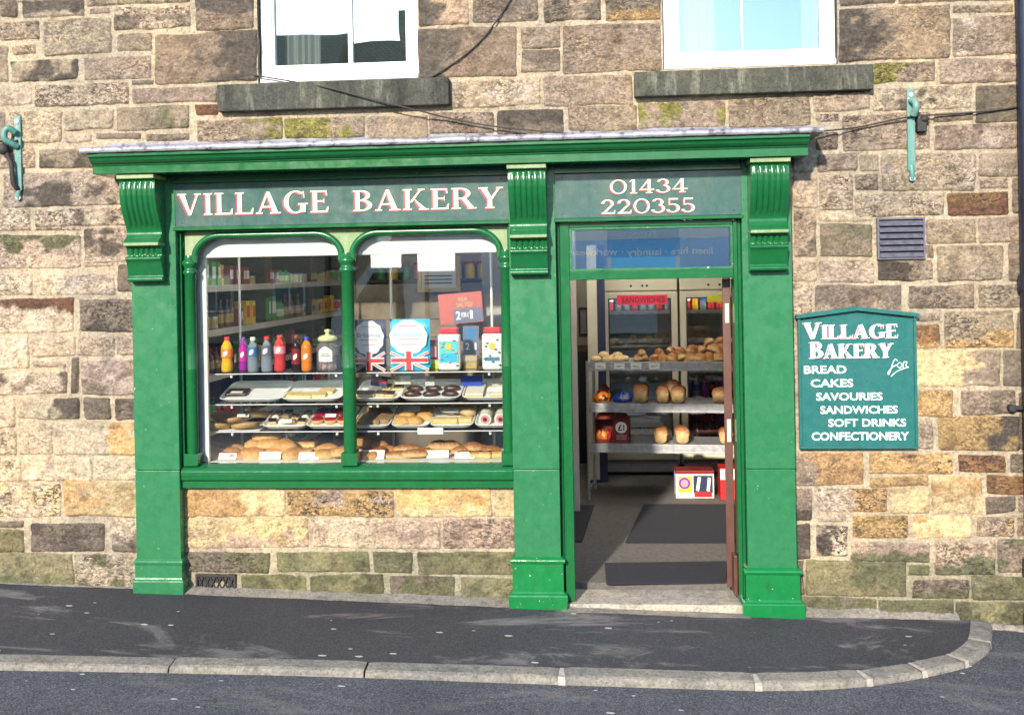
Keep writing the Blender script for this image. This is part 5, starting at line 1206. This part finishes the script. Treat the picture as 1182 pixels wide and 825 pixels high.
s=tray(404,449,2,'tray of dull brown flapjacks right of the window mullion on the lower shelf')
TF=Proto('brown_flapjack','cake',slab(.085,.12,.03,'toffee',None,.008))
for u,v in ((-.5,-.4),(.15,-.35),(.65,-.3),(-.3,.3),(.4,.35)): TF.put(s(u,v),'rough brown flapjack in the tray right of the window mullion',GC,rs.uniform(-.5,.5),1,TILT+R(rs.uniform(-8,12)))
s=tray(449,495,2,'tray of cream filled pastries on the lower glass shelf')
SP=Proto('cream_pastry','pastry',simple('pastry',.062,.04,.045,pw=3,seed=1)); SP2=Proto('sponge_finger','cake',slab(.085,.05,.03,'sponge',None,.008))
for u,v in ((-.5,-.5),(.1,-.5),(-.4,.1),(.6,-.1),(.5,.45)): SP.put(s(u,v),'golden cream filled pastry in the fourth tray of the lower glass shelf',GC,rs.uniform(-.6,.6),1,TILT)
p=s(-.1,-.1); ticket((p[0],p[1],p[2]+.05),'white price card on the cream filled pastries',1.2,R(-50))
s=tray(494,546,2,'tray of filled buns on the lower glass shelf')
for u,v in ((-.6,-.5),(-.05,-.5),(.6,-.45)): SP2.put(s(u,v),'yellow sponge finger among the filled buns',GC,rs.uniform(-.3,.3),1.1,TILT)
FB=Proto('filled_bun','bun',simple('bunpale',.052,.052,.055,seed=9))
for u,v,dz in ((.65,-.1,.03),(.25,.2,.02),(.45,.2,.075),(-.4,.3,.01)): q=s(u,v); FB.put((q[0],q[1],q[2]+dz),'round filled bun heaped in the tray on the lower glass shelf',GC,rs.random()*6,1,TILT)
p=s(-.15,-.2); ticket((p[0],p[1],p[2]+.045),'white price card among the filled buns',1.1,R(-50))
s=tray(546,592,2,'tray of swiss rolls at the right end of the lower glass shelf')
def mk_swiss(name):
    o=MB().tube([(0,-.1,.04),(0,.1,.04)],.04,18).build(name,M['creamfood'])
    MB().tube([(0,-.104,.04),(0,-.1005,.04)],.029,16).build('filling',M['pinkp'],o); MB().tube([(0,-.107,.04),(0,-.1045,.04)],.014,12).build('jam_centre',M['brown'],o); return o
SW=Proto('swiss_roll','cake',mk_swiss)
for u in (-.45,.35): SW.put(s(u,-.2),'thick cream swiss roll at the right end of the lower glass shelf',GC,0,1,TILT)
notice('menu_slip','white price slip hanging from the front edge of the lower glass shelf',482,511.5,493.5,501,.118,'card')
# bottom board: paper, pasties, sausage rolls
b=MB(); b.box(-1.97,-1.06,.06,.54,.8665,.872); b.box(-1.03,-.07,.06,.54,.8665,.872); tag(b.build('paper_liner',M['card']),'white paper lining the bottom of the window display','paper')
PA=Proto('pasty','pasty',simple('pastry',.10,.055,.07,seed=6,nz=.1)); SR=Proto('sausage_roll','sausage roll',simple('sausage',.075,.032,.042,pw=3.2,seed=5)); BC=Proto('long_bread_roll','bread roll',simple('bun',.095,.035,.05,seed=8)); SL=Proto('sliced_pie','pie',slab(.11,.07,.05,'sponge','pastry',.012))
BY='pastries on the bottom of the window'
for px,Y,dz,rz in ((292,.2,0,.1),(304,.32,0,.5),(318,.22,0,-.3),(332,.3,0,.2),(312,.24,.055,.05),(300,.3,.05,.3),(328,.24,.045,-.2),(309,.28,.105,.1),(340,.2,0,1.)):
    PA.put((dX(px,Y,515),Y,.873+dz),'golden pasty in the big heap at the bottom of the left window pane',BY,rz,1,R(rs.uniform(-5,15)))
for px,Y,dz,rz in ((243,.16,0,.2),(250,.25,0,-.2),(240,.3,.02,.4),(256,.18,0,.1),(266,.25,.02,.6),(274,.17,0,.1),(272,.32,.03,-.4)):
    SR.put((dX(px,Y,520),Y,.873+dz),'browned sausage roll at the bottom left corner of the window',BY,rz,1)
for px,Y,dz,rz in ((346,.33,.0,.2),(356,.34,.03,-.1),(350,.22,0,.3),(366,.3,0,.1)): SL.put((dX(px,Y,515),Y,.873+dz),'thick pie slice behind a price card, bottom of the left window pane',BY,rz,1)
for px,Y,dz,rz in ((372,.17,0,.05),(384,.2,0,.1),(378,.28,.02,0),(396,.16,.02,.6)): PA.put((dX(px,Y,520),Y,.873+dz),'golden turnover near the window mullion at the bottom of the window',BY,rz,.85)
for px,Y,dz,rz in ((416,.2,0,1.4),(421,.2,0,1.45),(427,.2,0,1.4),(434,.2,0,1.5),(440,.22,0,1.4),(413,.3,.06,.2),(424,.34,.04,.3),(434,.34,.03,-.2),(445,.3,0,.3)):
    SR.put((dX(px,Y,515),Y,.873+dz),'browned sausage roll in the row right of the window mullion',BY,rz,(1.2,1.1,1.5))
for px,Y,dz,rz in ((460,.17,0,.1),(478,.17,.01,.05),(470,.3,.02,0),(487,.3,.0,.2)): BC.put((dX(px,Y,520),Y,.873+dz),'long golden bread roll at the bottom of the right window pane',BY,rz,1)
for px,Y,dz,rz in ((507,.34,.03,.1),(520,.33,.03,-.1),(533,.3,0,.1),(545,.32,.02,.2),(556,.33,.0,-.2),(566,.3,0,.3)): BC.put((dX(px,Y,515),Y,.873+dz),'split sandwich roll at the back, bottom of the right window pane',BY,rz,(.8,1.2,1.2))
for px,Y,dz,rz in ((536,.18,0,.1),(549,.17,0,.4),(560,.17,0,-.2),(572,.19,0,.2)): SL.put((dX(px,Y,520),Y,.873+dz),'pale pie slice at the bottom right corner of the window',BY,rz,.8)
for px,y,sc,l in ((262,.13,1.3,'by the sausage rolls at the bottom left'),(311,.12,1.6,'in front of the pasty heap'),(356,.12,1.5,'in front of the pie slices'),(428,.12,1.9,'below the sausage roll row'),(465,.3,1.3,'behind the long bread rolls'),(501,.3,1.6,'in the middle of the bottom board'),(505,.16,1.6,'beside the long bread rolls'),(536,.13,1.4,'before the pale pie slices'),(255,.34,1.1,'at the back of the bottom left corner')):
    ticket((dX(px,y,520),y,.875),'white price card '+l,sc,R(-28))
# ---- what shows behind the display
b=MB(); x0=dX(407,.8,380); x1=dX(556,.8,380)
bp=thing('display_backboard','weathered brown plank board standing behind the right window display','board',((x0+x1)/2,.8,.1))
for k in range(8): b.box(x0,x1,.80+.003*(k%2),.83,.99+.125*k,.99+.125*k+.122)
b.build('planks',plain('dull_plank',(.17,.13,.09),.7,.45,7),bp,.003); b=MB(); b.box(x0+.02,x0+.07,.84,.88,FZ+.001,1.9); b.box(x1-.07,x1-.02,.84,.88,FZ+.001,1.9); b.build('post',M['brown'],bp)
gp=thing('grey_panel','pale grey panelled screen at the right end of the window display','screen',(dX(572,.85),.85,FZ)); xa=dX(557,.9,380)
b=MB()
for k in range(5): b.box(xa+.075*k,xa+.075*k+.07,.90,.93,FZ+.001,2.3)
b.build('boards',plain('pale_grey_board',(.36,.35,.31),.6,.12,5),gp,.004)
x0,z0,x1,z1=pxspan(482,531,296,337,.75)
fn=thing('framed_certificate','light wooden framed certificate hanging behind the right window pane','frame',((x0+x1)/2,.75,z0)); w=.028
b=MB(); b.box(x0,x1,.74,.77,z0,z0+w); b.box(x0,x1,.74,.77,z1-w,z1); b.box(x0,x0+w,.739,.77,z0+w,z1-w); b.box(x1-w,x1,.739,.77,z0+w,z1-w); b.build('frame',M['ochre'],fn,.003)
b=MB(); b.box(x0+w,x1-w,.752,.758,z0+w,z1-w); b.build('print',M['offwhite'],fn)
b=MB()
for k in range(3): b.box(x0+w+.02,x1-w-.03,.7495,.7515,z0+w+.03+.025*k,z0+w+.038+.025*k)
b.build('text_lines',M['black_ink'],fn)
notice('paper_note','white paper note stuck up behind the pelmet in the right window pane',428,463,289,309,.30,'card'); notice('paper_note','large crumpled white paper hanging by the wooden frame in the right window pane',482,525,284,313,.34,'card')
# grocery shelving along the left wall
gs=thing('grocery_shelves','dark grocery shelving running back along the left shop wall','shelf',(IX0+.2,2.6,FZ)); OFF[gs.name]=Vector((0,0,0)); gs.location=(0,0,0)
LV=[.55,.98,1.36,1.68,2.0]
b=MB(); b.box(IX0+.001,IX0+.02,.62,4.9,FZ+.001,2.35); 
for z in LV: b.box(IX0+.021,IX0+.40,.62,4.9,z-.02,z)
b.build('boards',M['darkwall'],gs,.002)
b=MB()
for z in LV: b.box(IX0+.401,IX0+.406,.62,4.9,z-.045,z+.003)
b.build('price_strip',M['offwhite'],gs)
b=MB()
for y in (.60,2.0,3.4,4.9): b.box(IX0+.01,IX0+.40,y,y+.018,FZ+.001,2.35)
b.build('upright',M['black_paint'],gs)
def mk_can(m,l):
    def mk(n):
        o=MB().lathe([(.001,0),(.036,0),(.037,.004),(.037,.106),(.034,.110),(.001,.110)],n=14).build(n,M[m]); MB().lathe([(.0375,.02),(.0375,.09)],n=14).build('paper_label',M[l],o); return o
    return mk
def mk_carton(m,l,h):
    def mk(n):
        o=MB().box(-.05,.05,-.035,.035,0,h).build(n,M[m],None,.003); MB().box(.0505,.052,-.028,.028,h*.3,h*.8).build('front_label',M[l],o); return o
    return mk
def mk_sauce(m,cap):
    def mk(n):
        o=MB().lathe([(.001,0),(.038,0),(.040,.006),(.040,.11),(.030,.135),(.015,.155),(.014,.175)],n=14).build(n,M[m]); MB().lathe([(.017,.172),(.018,.176),(.018,.195),(.001,.197)],n=12).build('cap',M[cap],o); MB().lathe([(.0405,.03),(.0405,.095)],n=14).build('paper_label',M['ochre' if m=='brown' else 'cream'],o); return o
    return mk
goods=[Proto('tin_can','can',mk_can('galv','redp')),Proto('tin_can','can',mk_can('galv','greenpk')),Proto('tin_can','can',mk_can('galv','ochre')),Proto('sauce_bottle','bottle',mk_sauce('brown','darkred')),Proto('grocery_carton','carton',mk_carton('yellow','redp',.17)),Proto('grocery_carton','carton',mk_carton('greenpk','card',.20)),Proto('grocery_carton','carton',mk_carton('tanbox','brown',.15)),Proto('grocery_carton','carton',mk_carton('darkred','card',.18)),Proto('sauce_bottle','bottle',mk_sauce('greenpk','black_paint'))]
nmz=['lowest','second','third','fourth','top']
lab=['red tin','green tin','ochre tin','brown sauce bottle','yellow carton','green carton','tan carton','dark red carton','green sauce bottle']
for li,z in enumerate(LV):
    y=.72
    while y<4.8:
        k=rs.randrange(9); m=rs.randint(2,5); u_=rs.uniform(.6,1.15); sc_=(u_,u_*rs.uniform(.8,1.1),rs.uniform(.55,1.15))
        for q in range(m):
            if y>4.8: break
            goods[k].put((IX0+.31+rs.uniform(-.02,.02),y,z+.001),'%s in a row on the %s board of the left wall shelving'%(lab[k],nmz[li]),'groceries on the left wall shelving',rs.uniform(-.12,.12),sc_); y+=.115*sc_[1]
        y+=rs.choice([0.01,.02,.06])
ct=thing('serving_counter','long dark serving counter across the middle of the shop','counter',(-1.2,2.9,FZ))
b=MB(); b.box(-1.9,-.25,2.9,3.5,FZ+.001,1.05); b.build('carcass',M['darkwall'],ct,.004); b=MB(); b.box(-1.95,-.2,2.86,3.52,1.051,1.09); b.build('top',M['offwhite'],ct,.004)
gl=MB(); gl.box(-1.9,-.3,2.92,2.926,1.091,1.42); gl.build('glass_guard',M['glass'],ct)
bh=thing('back_wall_shelf','plain shelf unit with jars on the back wall of the shop','shelf',(-1.2,IY1-.3,FZ))
b=MB()
for z in (1.3,1.65,2.0): b.box(-2.0,-.35,IY1-.3,IY1-.02,z-.02,z)
b.box(-2.02,-2.0,IY1-.3,IY1-.02,1.2,2.3); b.box(-.35,-.33,IY1-.3,IY1-.02,1.2,2.3); b.build('boards',M['darkwall'],bh,.002)
def mk_jar(m):
    def mk(n):
        o=MB().lathe([(.001,0),(.055,0),(.058,.01),(.058,.14),(.045,.16),(.045,.165)],n=14).build(n,M[m]); MB().lathe([(.048,.165),(.05,.168),(.05,.19),(.001,.192)],n=14).build('lid',M['redp'],o); return o
    return mk
jars=[Proto('sweet_jar','jar',mk_jar(m)) for m in ('pinkp','yellow','greenpk','orange','cream')]
for z,nn in ((1.3,'lower'),(1.65,'middle'),(2.0,'upper')):
    for k in range(11): i=rs.randrange(5); jars[i].put((-1.9+.145*k,IY1-.16,z+.001),'%s sweet jar with a red lid on the %s back wall shelf'%(['pink','yellow','green','orange','cream'][i],nn),'sweet jars on the back wall shelf')


# fluorescent battens added on the shop ceiling to brighten the interior
for i,(x,y) in enumerate(((-1.2,1.0),(.75,1.5),(.75,2.9))):
    t=thing('added_batten','added fluorescent batten brightening the shop from its ceiling, %s'%['over the window display','just inside the doorway','between the bread rack and the fridges'][i],'lamp',(x,y,2.80),'added ceiling battens'); OFF[t.name]=Vector((x,y,2.8))
    b=MB(); b.box(x-.7,x+.7,y-.05,y+.05,2.80,2.858); b.build('housing',M['white'],t,.004); b=MB(); b.tube([(x-.66,y,2.775),(x+.66,y,2.775)],.018,10); b.build('added_tube',M['dim_batten' if i==0 else 'batten'],t)

for a,c,l in ((-1.98,-1.12,'left'),(-.95,-.10,'right')):  # unseen strip lamps, added to brighten the trays and window goods
    t=thing('added_strip_lamp','unseen strip lamp added behind the pelmet of the %s window pane'%l,'lamp',((a+c)/2,.16,2.25),'added strip lamps behind the pelmet')
    b=MB(); b.box(a,c,.135,.175,2.285,2.32); b.build('housing',M['white'],t,.003); b=MB(); b.tube([(a+.03,.155,2.268),(c-.03,.155,2.268)],.012,10); b.build('added_tube',M['pelmet_tube'],t)
# ------------------------------------------------------------------ across the street (seen in the window panes)
def house(x0,x1,y,ze,zr,label,cx):
    zb=zg((x0+x1)/2,y)-.4; t=thing('terrace_house',label,'house',((x0+x1)/2,y,zb),'stone houses across the street'); D_=7.
    b=MB(); b.box(x0,x1,y-D_,y,zb,ze); b.prism([(0,0),(.01,0),(.01,.01)],0,.001); w=b.build('wall',M['house'],t)
    b=MB(); b.add([(x0-.1,y+.3,ze-.1),(x1+.1,y+.3,ze-.1),(x1+.1,y-D_/2,zr),(x0-.1,y-D_/2,zr),(x0-.1,y-D_-.3,ze-.1),(x1+.1,y-D_-.3,ze-.1)],[(0,1,2,3),(3,2,5,4),(0,3,4),(1,5,2)]); r=b.build('roof',M['roof'],t)
    b=MB(); b.box(cx,cx+.9,y-D_/2-.4,y-D_/2+.4,zr-.6,zr+1.1); b.build('chimney',M['house'],r)
    n=max(1,int((x1-x0)/2.6))
    for k in range(n):
        xx=x0+(k+.5)*(x1-x0)/n
        for z in (zb+1.4,zb+3.9):
            if z+1.3>ze: continue
            b=MB(); b.box(xx-.55,xx+.55,y+.0,y+.05,z,z+1.35); o=b.build('window',M['white'],t); b=MB(); b.box(xx-.47,xx-.03,y+.051,y+.055,z+.08,z+1.27); b.box(xx+.03,xx+.47,y+.051,y+.055,z+.08,z+1.27); b.build('pane',M['glass_up'],o)
house(-22,-9.0,-29.5,8.4,11.4,'far stone house with a brown slate roof, mirrored in the left upstairs window',-20)
house(-8.9,-4.6,-30.0,8.2,11.1,'near stone house with a brown slate roof, mirrored in the left upstairs window',-6.9)
house(-5.5,5.5,-24,3.0,4.9,'low stone cottage across the street, mirrored behind the lorry',4.)
house(6.5,13.,-22,3.2,5.2,'low stone cottage at the right across the street',11.)
# parked laundry lorry whose lettering shows mirrored in the pane over the door
VY=-10.2; V0,V1=-2.2,3.9; g=zg(.8,VY)-DROP
lo=thing('parked_lorry','white and blue laundry hire lorry parked across the street, mirrored in the door glass','lorry',(.8,VY,g))
b=MB(); b.box(V0,V1,VY-2.3,VY,g+.85,g+3.3); b.build('box_body',plain('pale_lorry_panel',(.55,.60,.64),.35,.03),lo,.03)
b=MB(); b.box(V0+.02,V1-.02,VY+.001,VY+.004,g+2.0,g+2.82); b.build('blue_band',plain('lorry_blue',(.16,.46,.80),.35,.03),lo)
b=MB(); b.box(V0+.02,V1-.02,VY+.001,VY+.0035,g+2.86,g+3.2); b.build('pale_band',plain('lorry_pale_blue',(.5,.62,.72),.35,.03),lo)
b=MB(); v,f=textmesh('linen hire · laundry · workwear',-2.36,0,-.10,.15,0.,bold=.012)
zt=g+2.53; b.add([(-p[0]+.0,VY+.006,p[2]+zt) for p in v],f); b.build('lettering',M['white_letter'],lo)
b=MB(); b.prism([(V0-1.7,g+.55),(V0-.08,g+.55),(V0-.08,g+2.6),(V0-.9,g+2.6),(V0-1.6,g+1.6)],VY-2.2,VY-.05); cbb=b.build('cab',M['card'],lo,.05)
b=MB(); b.prism([(V0-1.4,g+1.6),(V0-.4,g+1.6),(V0-.4,g+2.35),(V0-.9,g+2.35)],VY-.045,VY-.04); b.build('side_window',M['darkgrey'],cbb)
b=MB(); b.box(V0-1.6,V1,VY-2.1,VY-.2,g+.55,g+.845); b.build('chassis',M['black_paint'],lo)
for x in (V0-.95,V1-1.2):
    for y in (VY-.3,VY-2.25):
        b=MB(); b.tube([(x,y,g+.47),(x,y+.25,g+.47)],.46,24); w=b.build('wheel',M['black_paint'],lo,.03); b=MB(); b.tube([(x,y+.251,g+.47),(x,y+.26,g+.47)],.24,18); b.build('rim',M['galv'],w)
# ------------------------------------------------------------------ light
w=bpy.data.worlds.new('World'); S.world=w; w.use_nodes=True; nt=w.node_tree; nt.nodes.clear()
sk=nt.nodes.new('ShaderNodeTexSky'); sk.sky_type='NISHITA'; sk.sun_disc=False
SUN=Vector((-.25,-1.0,.437)); el=math.asin(SUN.normalized().z); az=math.atan2(SUN.x,SUN.y)
sk.sun_elevation=el; sk.sun_rotation=az%(2*PI); sk.altitude=200; sk.air_density=1.; sk.dust_density=.4; sk.ozone_density=1.
bg=nt.nodes.new('ShaderNodeBackground'); bg.inputs[1].default_value=.15; ow=nt.nodes.new('ShaderNodeOutputWorld')
nt.links.new(sk.outputs[0],bg.inputs[0]); nt.links.new(bg.outputs[0],ow.inputs[0])
L=bpy.data.lights.new('sun','SUN'); L.energy=3.1; L.angle=R(2.2); L.color=(1,.90,.76); lo_=bpy.data.objects.new('sun',L); COL.objects.link(lo_)
lo_.rotation_euler=SUN.to_track_quat('Z','Y').to_euler(); lo_.location=(-4,-14,7)
S.view_settings.view_transform='Standard'; S.view_settings.look='None'; S.view_settings.exposure=1.3; S.view_settings.gamma=1
S.render.engine='CYCLES'; c=S.cycles; c.max_bounces=8; c.diffuse_bounces=4; c.glossy_bounces=4; c.transparent_max_bounces=16; c.transmission_bounces=4; c.caustics_reflective=False; c.caustics_refractive=False; c.use_denoising=True
c.sample_clamp_indirect=6.
S.render.resolution_x=1024; S.render.resolution_y=714
